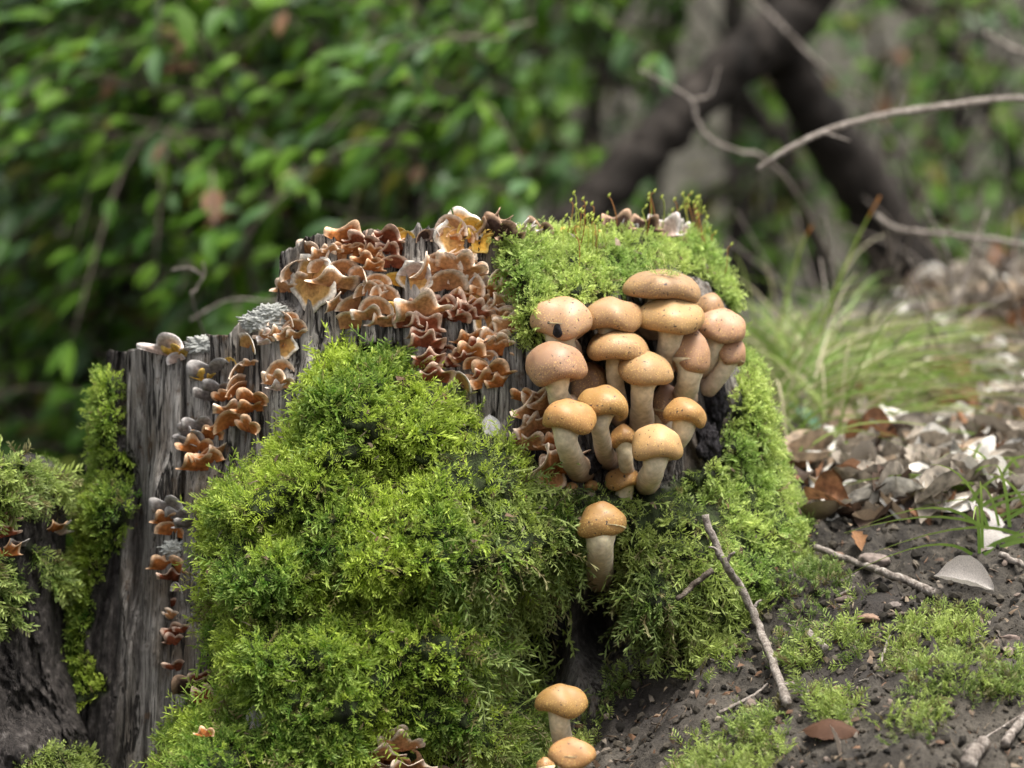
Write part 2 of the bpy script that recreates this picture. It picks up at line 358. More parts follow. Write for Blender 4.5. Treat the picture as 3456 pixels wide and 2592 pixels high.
def disp_main(V, fr):
    V = V.copy(); pp = project(V)
    moss = poly_mask(pp, ['mound', 'right', 'top', 'strip', 'strip2'], 5, 8)
    wx = fbm(np.stack([V[:, 0] * 25, V[:, 1] * 25, V[:, 2] * 9], 1), 3) * 0.012
    g = np.stack([(V[:, 0] + wx) * 1500 / 10, V[:, 1] * 1500 / 9, V[:, 2] * 1500 / 120], 1)
    g2 = np.stack([V[:, 0] * 1500 / 55, V[:, 1] * 1500 / 55, V[:, 2] * 1500 / 420 + V[:, 0] * 6], 1)
    wood = fbm(g, 4, 0.65) * 0.0065 + fbm(g2, 2) * 0.012 - 0.009 * sstep(0.55, 0.8, 1 - np.abs(vnoise(g2 * 1.7 + 9)) ** 0.6)
    d = wood * (1 - 0.6 * moss)
    lump = fbm(V * np.array([14, 14, 30.0]), 3) * 0.034 + fbm(V * 58 + 3, 3) * 0.016
    md = poly_sd(pp, POLY['mound']); A = np.interp(pp[:, 1], [320, 380, 450, 520, 582, 602, 640, 700, 790], [.010, .026, .050, .074, .088, .074, .098, .122, .145])
    d = d + sstep(0, 1, md / np.interp(pp[:, 0], [300, 470], [46, 105])) ** 0.8 * A + moss * lump
    d = d + np.interp(md, [-1, 0, 8, 30], [0, 0, .006, .009])
    d = d + np.interp(poly_sd(pp, POLY['right']), [-1, 0, 10, 40], [0, 0, .010, .022]) * np.interp(pp[:, 1], [400, 500, 640], [0.6, 1.0, 2.2])
    d = d + np.interp(poly_sd(pp, POLY['top']), [-1, 0, 8, 30], [0, 0, .008, .014]) + np.interp(poly_sd(pp, POLY['strip']), [-1, 0, 12], [0, 0, .010])
    d = d + .030 * gauss(pp, 340, 405, 40, 40) + .022 * gauss(pp, 470, 470, 40, 30) + .02 * gauss(pp, 250, 500, 45, 35) + .03 * gauss(pp, 510, 520, 30, 45) + .025 * gauss(pp, 300, 650, 70, 40)
    d = d + .028 * gauss(pp, 410, 556, 90, 20) - .14 * gauss(pp, 420, 598, 88, 16) - .05 * gauss(pp, 300, 530, 55, 9) - .05 * gauss(pp, 390, 470, 40, 8) - .06 * gauss(pp, 260, 610, 45, 10) - .06 * gauss(pp, 520, 640, 32, 42) - .03 * gauss(pp, 470, 690, 60, 20) - .035 * gauss(pp, 250, 700, 40, 14) - .03 * gauss(pp, 420, 725, 70, 14) - .03 * gauss(pp, 330, 560, 30, 10)
    d = d - .075 * gauss(pp, 605, 632, 26, 36) - .06 * gauss(pp, 548, 655, 18, 45) - .035 * gauss(pp, 598, 560, 20, 34) - .02 * gauss(pp, 640, 400, 60, 60) - .012 * gauss(pp, 140, 500, 7, 90) - .012 * gauss(pp, 136, 600, 9, 70)
    d = d + .012 * gauss(pp, 158 - (pp[:, 1] - 480) * 0.16, pp[:, 1], 9, 1) * sstep(440, 500, pp[:, 1])
    ppx, ppy = pp[:, 0], pp[:, 1]
    d = d - 0.085 * sstep(330, 215, ppy) ** 1.4 * sstep(495, 545, ppx)
    V[:, 1] -= np.where(fr, d, wood)
    side = np.clip(1 - np.abs(np.where(fr, 1.0, 0.0)), 0, 1)
    V[:, 2] += np.where(V[:, 2] > 0.2, fbm(np.stack([V[:, 0] * 130, V[:, 1] * 130, 0 * V[:, 0]], 1), 3) * 0.006, 0) * sstep(0.2, 0.33, V[:, 2])
    store['moss'] = moss; store['bark'] = np.clip(sstep(128, 112, ppx) + 0.6 * gauss(pp, 136, 620, 9, 200) + gauss(pp, 640, 400, 75, 75) + gauss(pp, 590, 620, 50, 90) + gauss(pp, 545, 470, 22, 70), 0, 1)  # bark along the left edge; other spots paint shade into recesses and hollows
    return V
xl = [(180, 112), (354, 108), (450, 101), (550, 87), (650, 68), (768, 52), (900, 40)]
xr = [(180, 640), (213, 668), (222, 690), (250, 708), (278, 723), (324, 734), (370, 748), (426, 764), (463, 776), (495, 786), (520, 798), (600, 825), (768, 860), (900, 880)]
hh = [(90, 356), (118, 352), (140, 351), (204, 341), (241, 337), (259, 322), (285, 310), (289, 308), (292, 258), (300, 254), (340, 241), (398, 239), (440, 236), (486, 234), (496, 243), (556, 240), (600, 237), (648, 233), (900, 232)]
SV, SF = make_body(xl, xr, hh, 0.17, 0.155, disp_main, 350, 50, 290, -0.14)
pad = len(SV) - len(store['moss'])
at_main = dict(moss=np.concatenate([store['moss'], np.full(pad, 0.0)]), bark=np.concatenate([store['bark'], np.full(pad, 0.6)]))
stump = empty('tree_stump', (-0.06, 0.17, 0.0), 'large rotting grey tree stump overgrown with moss and fungi', 'tree stump')
w_ob = ob('wood', mesh_np('stump_wood', SV - np.array(stump.location), SF, M['wood'], smooth=True, attrs=at_main), stump)

def disp_left(V, fr):
    V = V.copy(); pp = project(V)
    moss = poly_mask(pp, ['ltop', 'lside', 'lside2', 'low'], 4, 6)
    d = fbm(V * 26, 4) * 0.022 + fbm(V * 95, 4, .65) * 0.013 + moss * 0.008 
    d = d + 0.05 * gauss(pp, 88, 722, 20, 26) + 0.03 * gauss(pp, 30, 745, 30, 20)
    V[:, 1] -= np.where(fr, d, d * 0.5); V[:, 2] += fbm(V * 30 + 4, 3) * 0.008
    store['moss'] = moss; return V
LV, LF = make_body([(400, -190), (900, -230)], [(440, 52), (475, 64), (520, 66), (600, 64), (660, 70), (700, 84), (768, 108), (900, 150)], [(-300, 470), (0, 463), (40, 466), (70, 476), (300, 476)], 0.13, 0.14, disp_left, 190, 30, 190, -0.16, inner=0.17)
pad = len(LV) - len(store['moss'])
left_root = empty('broken_stump', (-0.40, 0.13, -0.05), 'low dark broken stump with mossy top beside the large stump', 'tree stump')
ob('wood', mesh_np('broken_stump_wood', LV - np.array(left_root.location), LF, M['wood'], smooth=True, attrs=dict(moss=np.concatenate([store['moss'], np.zeros(pad)]), bark=np.ones(len(LV)))), left_root)

bvh_stump = BVHTree.FromPolygons(SV.tolist(), SF.tolist()); bvh_left = BVHTree.FromPolygons(LV.tolist(), LF.tolist())
CAMP = Vector((0, CAMY, CAMZ))
def hit(px, py, what='all'):
    d = (wpt(px, py, 0) - CAMP).normalized(); best = None
    for nme, b in (('s', bvh_stump), ('l', bvh_left), ('g', bvh_ground)):
        if what != 'all' and nme not in what: continue
        r = b.ray_cast(CAMP, d)
        if r[0] is not None and (best is None or r[3] < best[2]): best = (r[0], r[1] if r[1].dot(d) < 0 else -r[1], r[3])
    return best[0], best[1]

# ------------------------------------------------------------------ moss
def moss_templates():
    T = []
    for k in range(4):                                  # upright leafy shoot
        V, F, tip = [], [], []
        nl = 10
        for i in range(nl):
            a = i * 2.4 + k; h = 0.12 + 0.78 * i / nl; L = 0.44 - 0.2 * i / nl; w = 0.062
            e = 0.5 + 0.9 * i / nl
            d = np.array([math.cos(a) * math.cos(e), math.sin(a) * math.cos(e), math.sin(e)]); s = np.array([-math.sin(a), math.cos(a), 0])
            b = np.array([0, 0, h]); n0 = len(V); bend = np.array([0, 0, -0.06])
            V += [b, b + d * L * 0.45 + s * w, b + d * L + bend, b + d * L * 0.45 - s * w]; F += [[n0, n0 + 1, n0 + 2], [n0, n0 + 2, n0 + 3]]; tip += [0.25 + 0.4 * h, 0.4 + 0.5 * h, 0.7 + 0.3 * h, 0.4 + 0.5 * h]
        T.append((np.array(V), np.array(F), np.array(tip)))
    def spindle(a, b, w, V, F, tip, t0, t1):
        d = b - a; L = np.linalg.norm(d); d = d / L; s = np.cross(d, [0.9, 0.25, 0.3] if len(V) % 8 else [0.2, 1, 0.3]); s /= np.linalg.norm(s); u = np.cross(d, s); n0 = len(V); m = a + d * L * 0.55
        u = u * (1 if len(V) % 3 else -1)
        V += [a, m + w * s + w * .3 * u, b, m - w * s + w * .3 * u]; tip += [t0, (t0 + t1) / 2, t1, (t0 + t1) / 2]
        F += [[n0, n0 + 1, n0 + 2], [n0, n0 + 2, n0 + 3]]
    for k in range(5):                                  # feathery frond that arches over
        r = random.Random(k); V, F, tip = [], [], []
        ax = [np.array([0.30 * t * t * (1 if k % 2 else -0.6), 0.04 * math.sin(5 * t + k), t * (1 - 0.15 * t)]) for t in np.linspace(0, 1, 6)]
        for i in range(5): spindle(ax[i], ax[i + 1] * 1.0 + (ax[i + 1] - ax[i]) * 0.35, 0.036, V, F, tip, 0.1 + 0.16 * i, 0.25 + 0.16 * i)
        for i in range(11):
            t = 0.12 + 0.80 * i / 10; p = ax[int(t * 5)] * (1 - (t * 5) % 1) + ax[min(5, int(t * 5) + 1)] * ((t * 5) % 1)
            sd = (1 if i % 2 else -1); L = (0.36 - 0.2 * abs(t - 0.4)) * r.uniform(0.7, 1.15)
            dd = np.array([r.uniform(-0.25, 0.35), sd * 0.8, 0.55 + r.uniform(-0.15, 0.2)]); dd /= np.linalg.norm(dd)
            spindle(p, p + dd * L, 0.036, V, F, tip, 0.2 + 0.45 * t, 0.55 + 0.45 * t)
        T.append((np.array(V), np.array(F), np.array(tip)))
    for k in range(4):                                  # long hanging strand with many short branchlets
        r = random.Random(40 + k); V, F, tip = [], [], []
        ax = [np.array([0.16 * math.sin(2.5 * t + k), 0.05 * math.sin(6 * t + k), t]) for t in np.linspace(0, 1, 6)]
        for i in range(5): spindle(ax[i], ax[i + 1] + (ax[i + 1] - ax[i]) * 0.3, 0.018, V, F, tip, 0.1 + 0.16 * i, 0.25 + 0.16 * i)
        for i in range(13):
            t = 0.10 + 0.84 * i / 12; p = ax[int(t * 5)] * (1 - (t * 5) % 1) + ax[min(5, int(t * 5) + 1)] * ((t * 5) % 1)
            sd = (1 if i % 2 else -1); L = (0.20 - 0.10 * abs(t - 0.4)) * r.uniform(0.6, 1.3)
            dd = np.array([r.uniform(-0.4, 0.4), sd * 0.8, 0.6 + r.uniform(-0.2, 0.25)]); dd /= np.linalg.norm(dd)
            spindle(p, p + dd * L, 0.020, V, F, tip, 0.2 + 0.45 * t, 0.6 + 0.4 * t)
        T.append((np.array(V), np.array(F), np.array(tip)))
    return T
TM = moss_templates()
def surf_sample(V, F, sel, dens):
    T = quads2tris(F) if F.shape[1] == 4 else F
    a, b, c = V[T[:, 0]], V[T[:, 1]], V[T[:, 2]]; N = np.cross(b - a, c - a); ar = np.linalg.norm(N, axis=1) / 2
    w = ar * sel[T].mean(1); n = int(w.sum() * dens)
    if n == 0: return np.zeros((0, 3)), np.zeros((0, 3))
    i = rng.choice(len(T), n, p=w / w.sum()); r1 = np.sqrt(rng.random(n))[:, None]; r2 = rng.random(n)[:, None]
    P = a[i] * (1 - r1) + b[i] * r1 * (1 - r2) + c[i] * r1 * r2
    return P, (N[i] / (2 * ar[i][:, None] + 1e-15))
def grow(name, label, src, names, dens_up, dens_fr, len_up, len_fr, pal, droop=0.5, dry=0.12, clip=None, jag=8, soft=4, dens_long=0, len_long=(.024, .05)):
    V, F, flip = src; pp = project(V)
    sel = poly_mask(pp, names, soft, jag) if names else clip(pp, V)
    if names and clip is not None: sel = sel * clip(pp, V)
    acc = Acc()
    for kind, dens in (('u', dens_up), ('f', dens_fr), ('l', dens_long)):
        if not dens: continue
        P, N = surf_sample(V, F, sel, dens); n = len(P)
        if not n: continue
        N = N * flip
        big = fbm(P * 45, 3); fine = rng.random(n)
        keep = rng.random(n) < np.clip(1.05 + big * 1.3, 0.25, 1); P, N, big, fine = P[keep], N[keep], big[keep], fine[keep]; n = len(P)
        rnd = rng.normal(size=(n, 3))
        if kind == 'u': ax = N * 0.8 + np.array([0, 0, 0.45]) + rnd * 0.36; L = rng.uniform(*len_up, n)
        else: ax = N * 0.75 + np.array([0, 0, -droop]) * (0.6 + 0.8 * rng.random((n, 1))) + rnd * 0.36; L = rng.uniform(*len_fr, n)
        if kind == 'l': L = rng.uniform(*len_long, n); ax = N * 0.55 + np.array([0, 0, -droop]) * (0.7 + 0.8 * rng.random((n, 1))) + rnd * 0.30
        L = L * (1 + 0.45 * big)
        R = xyz_mats(ax, rng.uniform(0, 6.28, n)); tid = rng.integers(0, 4, n) if kind == 'u' else (4 + rng.integers(0, 5, n) if kind == 'f' else 9 + rng.integers(0, 4, n))
        c0, c1, c2 = [np.array(c) for c in pal]
        mixv = np.clip(0.5 + 1.5 * fbm(P * 24 + 7, 3) + rng.normal(size=n) * 0.22, 0, 1)[:, None]
        colr = c0 * (1 - mixv) + c1 * mixv; isdry = rng.random(n) < dry; colr[isdry] = np.array([0.17, 0.13, 0.05]) * rng.uniform(0.5, 1.2, (isdry.sum(), 1))
        colr *= rng.uniform(0.75, 1.2, (n, 1))
        for t in np.unique(tid):
            s = tid == t; tv, tf, tt = TM[t]
            VV, FF = instance_np(tv, tf, R[s], L[s], P[s] - N[s] * 0.001)
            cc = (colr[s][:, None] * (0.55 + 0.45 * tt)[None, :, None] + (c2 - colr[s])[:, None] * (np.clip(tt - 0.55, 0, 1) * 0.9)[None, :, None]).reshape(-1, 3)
            acc.add(VV, FF, cc)
    o = ob(name, acc.mesh(name, M['moss'])); tag(o, label, 'moss', kind='stuff'); return o
SRC, SRCL, SRCG = (SV, SF, 1), (LV, LF, 1), None
# orientation of the generated faces (outward = +)
def orient(V, F, c):
    i = F[len(F) // 3::997][:200]; a, b, d = V[i[:, 0]], V[i[:, 1]], V[i[:, 2]]
    return 1 if (np.einsum('ij,ij->i', np.cross(b - a, d - a), a - c).mean() > 0) else -1
SRC = (SV, SF, orient(SV, SF, np.array([-0.06, 0.17, 0.1]))); SRCL = (LV, LF, orient(LV, LF, np.array([-0.45, 0.13, 0.0])))
BRIGHT = [(0.085, 0.215, 0.011), (0.42, 0.56, 0.045), (0.80, 0.86, 0.27)]
LIGHT = [(0.22, 0.38, 0.050), (0.52, 0.65, 0.14), (0.80, 0.86, 0.40)]
OLIVE = [(0.105, 0.19, 0.025), (0.37, 0.47, 0.09), (0.72, 0.78, 0.34)]
def front_only(pp, V):
    hollow = np.clip(1 - 1.2 * gauss(pp, 598, 560, 24, 42) - 1.1 * gauss(pp, 600, 625, 32, 40) - 1.0 * gauss(pp, 545, 655, 18, 42) - .9 * gauss(pp, 420, 598, 75, 12) - .75 * gauss(pp, 525, 640, 28, 36) - .45 * gauss(pp, 480, 700, 60, 30) - .5 * gauss(pp, 640, 520, 60, 14) - 1.3 * gauss(pp, 392, 762, 24, 20) - 1.2 * gauss(pp, 208, 692, 17, 15) - 1.2 * gauss(pp, 532, 452, 15, 48) - gauss(pp, 258, 728, 10, 10) - gauss(pp, 488, 431, 14, 9) - gauss(pp, 458, 768, 12, 9), 0, 1) * np.clip(.68 + 1.4 * fbm(V * 30 + 2, 2), .22, 1)
    return (V[:, 1] < 0.22).astype(float) * sstep(-0.13, -0.10, V[:, 2]) * hollow
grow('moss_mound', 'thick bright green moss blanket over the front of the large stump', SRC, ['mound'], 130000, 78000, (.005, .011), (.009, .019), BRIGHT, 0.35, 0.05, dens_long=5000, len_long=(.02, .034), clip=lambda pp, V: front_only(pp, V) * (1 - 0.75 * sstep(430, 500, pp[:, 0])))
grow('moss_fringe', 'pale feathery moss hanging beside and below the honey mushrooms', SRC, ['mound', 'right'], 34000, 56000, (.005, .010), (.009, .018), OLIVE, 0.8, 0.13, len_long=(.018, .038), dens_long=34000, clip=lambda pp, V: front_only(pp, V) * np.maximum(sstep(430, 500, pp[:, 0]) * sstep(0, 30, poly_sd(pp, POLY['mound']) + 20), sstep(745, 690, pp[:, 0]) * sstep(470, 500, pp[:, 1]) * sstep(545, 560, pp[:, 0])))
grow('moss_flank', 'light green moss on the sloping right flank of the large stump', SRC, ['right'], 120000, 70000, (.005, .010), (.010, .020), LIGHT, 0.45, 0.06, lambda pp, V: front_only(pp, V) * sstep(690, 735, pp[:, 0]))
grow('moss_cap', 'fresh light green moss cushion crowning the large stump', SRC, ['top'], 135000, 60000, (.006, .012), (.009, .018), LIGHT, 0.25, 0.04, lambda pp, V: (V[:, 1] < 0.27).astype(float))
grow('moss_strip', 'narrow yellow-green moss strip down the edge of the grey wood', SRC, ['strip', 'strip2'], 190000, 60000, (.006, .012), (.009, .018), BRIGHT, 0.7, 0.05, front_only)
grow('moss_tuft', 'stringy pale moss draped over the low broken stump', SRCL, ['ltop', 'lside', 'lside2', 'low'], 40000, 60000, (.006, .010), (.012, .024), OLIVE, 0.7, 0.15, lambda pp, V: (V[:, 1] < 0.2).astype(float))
GSEL = (GX.ravel() > -0.3) & (GX.ravel() < 0.6) & (GY.ravel() > -0.45) & (GY.ravel() < 0.5)
gpoly = [[(640, 590), (690, 555), (760, 560), (770, 610), (735, 660), (700, 680), (650, 650)], [(760, 545), (840, 560), (850, 600), (800, 620), (775, 600)], [(888, 640), (930, 605), (975, 610), (990, 650), (955, 680), (930, 735), (895, 735), (905, 690)],
         [(690, 735), (760, 712), (780, 740), (750, 790), (680, 790)], [(940, 690), (1000, 665), (1040, 660), (1040, 700), (980, 712)], [(780, 640), (812, 635), (830, 660), (800, 680), (778, 672)], [(555, 640), (600, 655), (640, 690), (600, 720), (560, 790), (540, 790)], [(800, 690), (850, 700), (860, 725), (815, 730)], [(835, 620), (862, 640), (860, 660), (840, 655)]]
def gclip(pp, V):
    m = np.zeros(len(pp)); w = fbm(V * 60, 3) * 22
    idx = np.nonzero(GSEL)[0]
    for p in gpoly: m[idx] = np.maximum(m[idx], sstep(-5, 6, poly_sd(pp[idx], p) + w[idx]))
    return m
grow('ground_moss', 'scattered yellow-green moss patches on the bare soil', (GV, GF, 1), None, 26000, 60000, (.005, .009), (.009, .019), OLIVE, -0.05, 0.15, gclip)

# spore capsules on hair-thin stalks
acc = Acc()
for i in range(120):
    if i < 85:
        px = random.choice([random.gauss(672, 26), random.gauss(690, 18), random.gauss(708, 12), random.uniform(560, 730)]); py = np.interp(px, [600, 650, 690, 712, 728], [222, 222, 228, 252, 282]) + random.uniform(-2, 14)
    elif i < 108: px, py = random.gauss(584, 12), random.gauss(250, 14)
    else: px, py = random.gauss(585, 10), 228
    try: p, n = hit(px, py, 's')
    except TypeError: continue
    L = random.uniform(.016, .030); top = p + Vector((random.uniform(-.005, .006), random.uniform(-.006, .004), L))
    path = smooth_path([p - n * .002, p * .5 + top * .5 + Vector((.001, 0, 0)), top, top + Vector((random.choice((-1, 1)) * .0022, 0, .0018))], 7)
    V, F = tube(path, [.00036] * 7, 4); acc.add(V, F, (0.30, 0.13, 0.03) if random.random() < .55 else (0.33, 0.38, 0.06))
    V, F = tube([path[-1], path[-1] + [0.0005, 0, .0012], path[-1] + [.0016, 0, .0030]], [.0004, .0010, .0003], 5); acc.add(V, F, (0.42, 0.48, 0.08))
tag(ob('moss_capsules', acc.mesh('moss_capsules', M['grass'])), 'hair-thin moss stalks with spore capsules on the stump crown', 'moss', kind='stuff')

# ------------------------------------------------------------------ honey mushrooms
Z2 = lambda x, y: (488.9 + .14735 * x, 189.6 + .14735 * y)
Z3 = lambda x, y: (503.7 + .14735 * x, 385.2 + .14735 * y)
Z6 = lambda x, y: (325.9 + .14735 * x, 523.6 + .14735 * y)
TONES = dict(gold=((0.42, 0.275, 0.145), (0.385, 0.230, 0.110)), pink=((0.375, 0.235, 0.145), (0.345, 0.205, 0.122)), in_shade=((0.22, 0.12, 0.08), (0.21, 0.115, 0.07)), deep=((0.355, 0.205, 0.088), (0.345, 0.192, 0.073)))  # the darkest tone has the cluster's shadow put into its colour
def make_mushroom(zf, l, t, r, b, base, sw, fwd, roll, pitch, tone, label, seed, hole=None, lob=0.05, dome=1.0, group='honey mushrooms growing on the stump'):
    (x0, y0), (x1, y1) = zf(l, t), zf(r, b); bx, by = zf(*base)
    pb, nb_ = hit(bx, by, 'sg')
    Yw = pb.y; cxp, cyp = (x0 + x1) / 2, (y0 + y1) / 2
    try: Yc = min(Yw, hit(cxp, cyp, 's')[0].y) - fwd
    except TypeError: Yc = Yw - fwd
    sc = (2.5 + Yc) / 2.5 / K; W, H = (x1 - x0) * sc, (y1 - y0) * sc; R = W / 2 * 1.02
    H = max(0.66 * H, H - W * math.sin(math.radians(abs(pitch))) * 0.55 - W * math.sin(math.radians(abs(roll))) * 0.25)
    root = empty('honey_mushroom', pb, label, 'mushroom', group); o0 = np.array(pb)
    cen = np.array(wpt(cxp, cyp, Yc)); rr = random.Random(seed)
    A = Matrix.Rotation(math.radians(roll), 3, 'Y') @ Matrix.Rotation(math.radians(pitch), 3, 'X'); A = np.array(A)
    e = 0.25 * H; Hd = H * 0.78 * dome
    ex = 0.80 + 0.22 * rr.random()
    prof = [(R * math.sin(a) ** ex, Hd * math.cos(a) ** 0.95, math.sin(a)) for a in np.linspace(0.0, math.pi / 2, 15)]
    prof += [(R - e + e * math.cos(bb), -e * math.sin(bb), 1.0) for bb in np.linspace(0.35, 2.5, 7)]
    prof += [(prof[-1][0] * k, prof[-1][1] + (1 - k) * H * 0.25, 1.0) for k in (0.8, 0.55, 0.3)]
    ns = 40; th = np.linspace(0, 2 * np.pi, ns, endpoint=False); pr = np.array(prof)
    V = np.stack([pr[:, 0:1] * np.cos(th), pr[:, 0:1] * np.sin(th), pr[:, 1:2] * np.ones(ns)], -1)
    ph = [rr.uniform(0, 6.28) for _ in range(4)]
    lob = lob * 1.5; rad = 1 + lob * (0.6 * np.cos(2 * th + ph[0]) + 0.5 * np.cos(3 * th + ph[1]) + 0.25 * np.cos(5 * th + ph[2]))
    V[..., :2] *= rad[None, :, None]; rel = pr[:, 2][:, None] ** 2
    V[..., 2] += rel * H * 0.10 * (np.cos(2 * th + ph[3]) + 0.6 * np.cos(3 * th + ph[0]))[None]
    V[..., 2] += H * (0.02 + .09 * rr.random()) * np.exp(-(pr[:, 0:1] / (R * .30)) ** 2)
    V = V.reshape(-1, 3)
    nz = vnoise(V / (R * 0.7) + seed * 3.1); V += V / (np.linalg.norm(V, axis=1)[:, None] + 1e-9) * (nz * R * 0.085 + vnoise(V / (R * 0.33) + seed * 1.7) * R * 0.022)[:, None]
    V[:, 2] -= (Hd - e) * 0.5
    F = gridfaces(len(prof), ns, True)
    rim = np.repeat(sstep(0.72, 0.98, pr[:, 2]) * np.where(np.arange(len(pr)) < 20, 1, 0.3), ns)
    c_in, c_out = [np.array(c) for c in TONES[tone]]; k = np.repeat(sstep(0.25, 0.95, pr[:, 2]), ns)[:, None]
    C = c_in * (1 - k) + c_out * k; C *= rr.uniform(0.82, 1.10) * np.array([1, rr.uniform(.97, 1.06), rr.uniform(.85, 1.04)]); ctr = np.repeat(np.exp(-(pr[:, 2] / .42) ** 2), ns); C = C * (1 - ctr[:, None] * np.array([.16, .24, .34]))
    Vw = V @ A.T + cen - o0
    cap = ob('cap', mesh_np('mushroom_cap', Vw, F, M['cap'], C, smooth=True, attrs=dict(rim=rim, ctr=ctr)), root)
    # gills
    ng = 46; gth = np.linspace(0, 2 * np.pi, ng * 2, endpoint=False); rows = []
    for q_, (kr, dz) in enumerate(((0.93, -0.35), (0.6, -0.02), (0.25, 0.10))):
        rx = (R - e) * kr; zz = e * dz - (Hd - e) * 0.5 - (0.35 * e) * (np.arange(ng * 2) % 2) * (1 if q_ < 2 else 0.3)
        rows.append(np.stack([rx * np.cos(gth), rx * np.sin(gth), zz * np.ones(ng * 2)], 1))
    ob('gills', mesh_np('mushroom_gills', np.vstack(rows) @ A.T + cen - o0, gridfaces(3, ng * 2, True), M['gill'], np.array([[0.62, 0.48, 0.30]]) * np.ones((ng * 6, 3))), cap)
    # stem
    up = A @ np.array([0, 0, 1.0]); ctop = cen + up * (-(Hd - e) * 0.5 + e * 0.1); pbv = o0 - np.array(nb_) * 0.006; L = np.linalg.norm(ctop - pbv)
    path = smooth_path([pbv, pbv * 0.65 + ctop * 0.35 - up * 0.004 + np.array([rr.uniform(-.003, .003), -0.004, -.003]), ctop - up * min(L * 0.3, 0.014), ctop], 16)
    s = np.linspace(0, 1, 16); rw = sw * .14735 / 2 * sc * 1.16
    radii = rw * np.interp(s, [0, .12, .35, .7, .88, 1], [1.05, 1.12, .98, .90, 1.12, 1.65])
    V, F = tube(path, radii, 18, 0.10, seed)
    sv = np.concatenate([np.repeat(s, 18), [0, 1]]) + 0.10 * vnoise(V * 160); cs = [np.array(c) for c in ((0.22, 0.12, 0.06), (0.44, 0.31, 0.22), (0.60, 0.50, 0.36), (0.66, 0.56, 0.35))]
    if tone == 'in_shade': cs = [c * 0.7 for c in cs]  # stem darkened too, as if standing in shade
    C = np.stack([np.interp(sv, [0, .25, .6, .95], [c[i] for c in cs]) for i in range(3)], 1)
    ob('stem', mesh_np('mushroom_stem', V - o0, F, M['stem'], C, smooth=True), root)
    if hole:
        hx, hy = zf(*hole); tr = BVHTree.FromPolygons((Vw + o0).tolist(), gridfaces(len(prof), ns, True).tolist()); rc = tr.ray_cast(CAMP, (wpt(hx, hy, 0) - CAMP).normalized())
        if rc[0] is not None:
            nrm = np.array(rc[1]) * (1 if rc[1].y < 0 else -1); a1 = np.cross(nrm, [0, 0, 1.0]); a1 /= np.linalg.norm(a1); a2 = np.cross(nrm, a1)
            pts = []  # raised black disc, the dark inside of the hole put into its colour
            for kk, (ra, dp) in enumerate(((0.0, .0012), (0.6, .0010), (1.0, .0003), (1.05, -.001))):
                for an in np.linspace(0, 6.283, 14, endpoint=False): pts.append(np.array(rc[0]) - o0 + nrm * dp + ra * (a1 * math.cos(an) * .0034 * (1 + .2 * math.sin(3 * an)) + a2 * math.sin(an) * .0046))
            tag(ob('hole', mesh_np('hole_dark_disc', pts, gridfaces(4, 14, True), M['black']), cap), 'black disc on the cap rim for the dark inside of a hole')
    return root
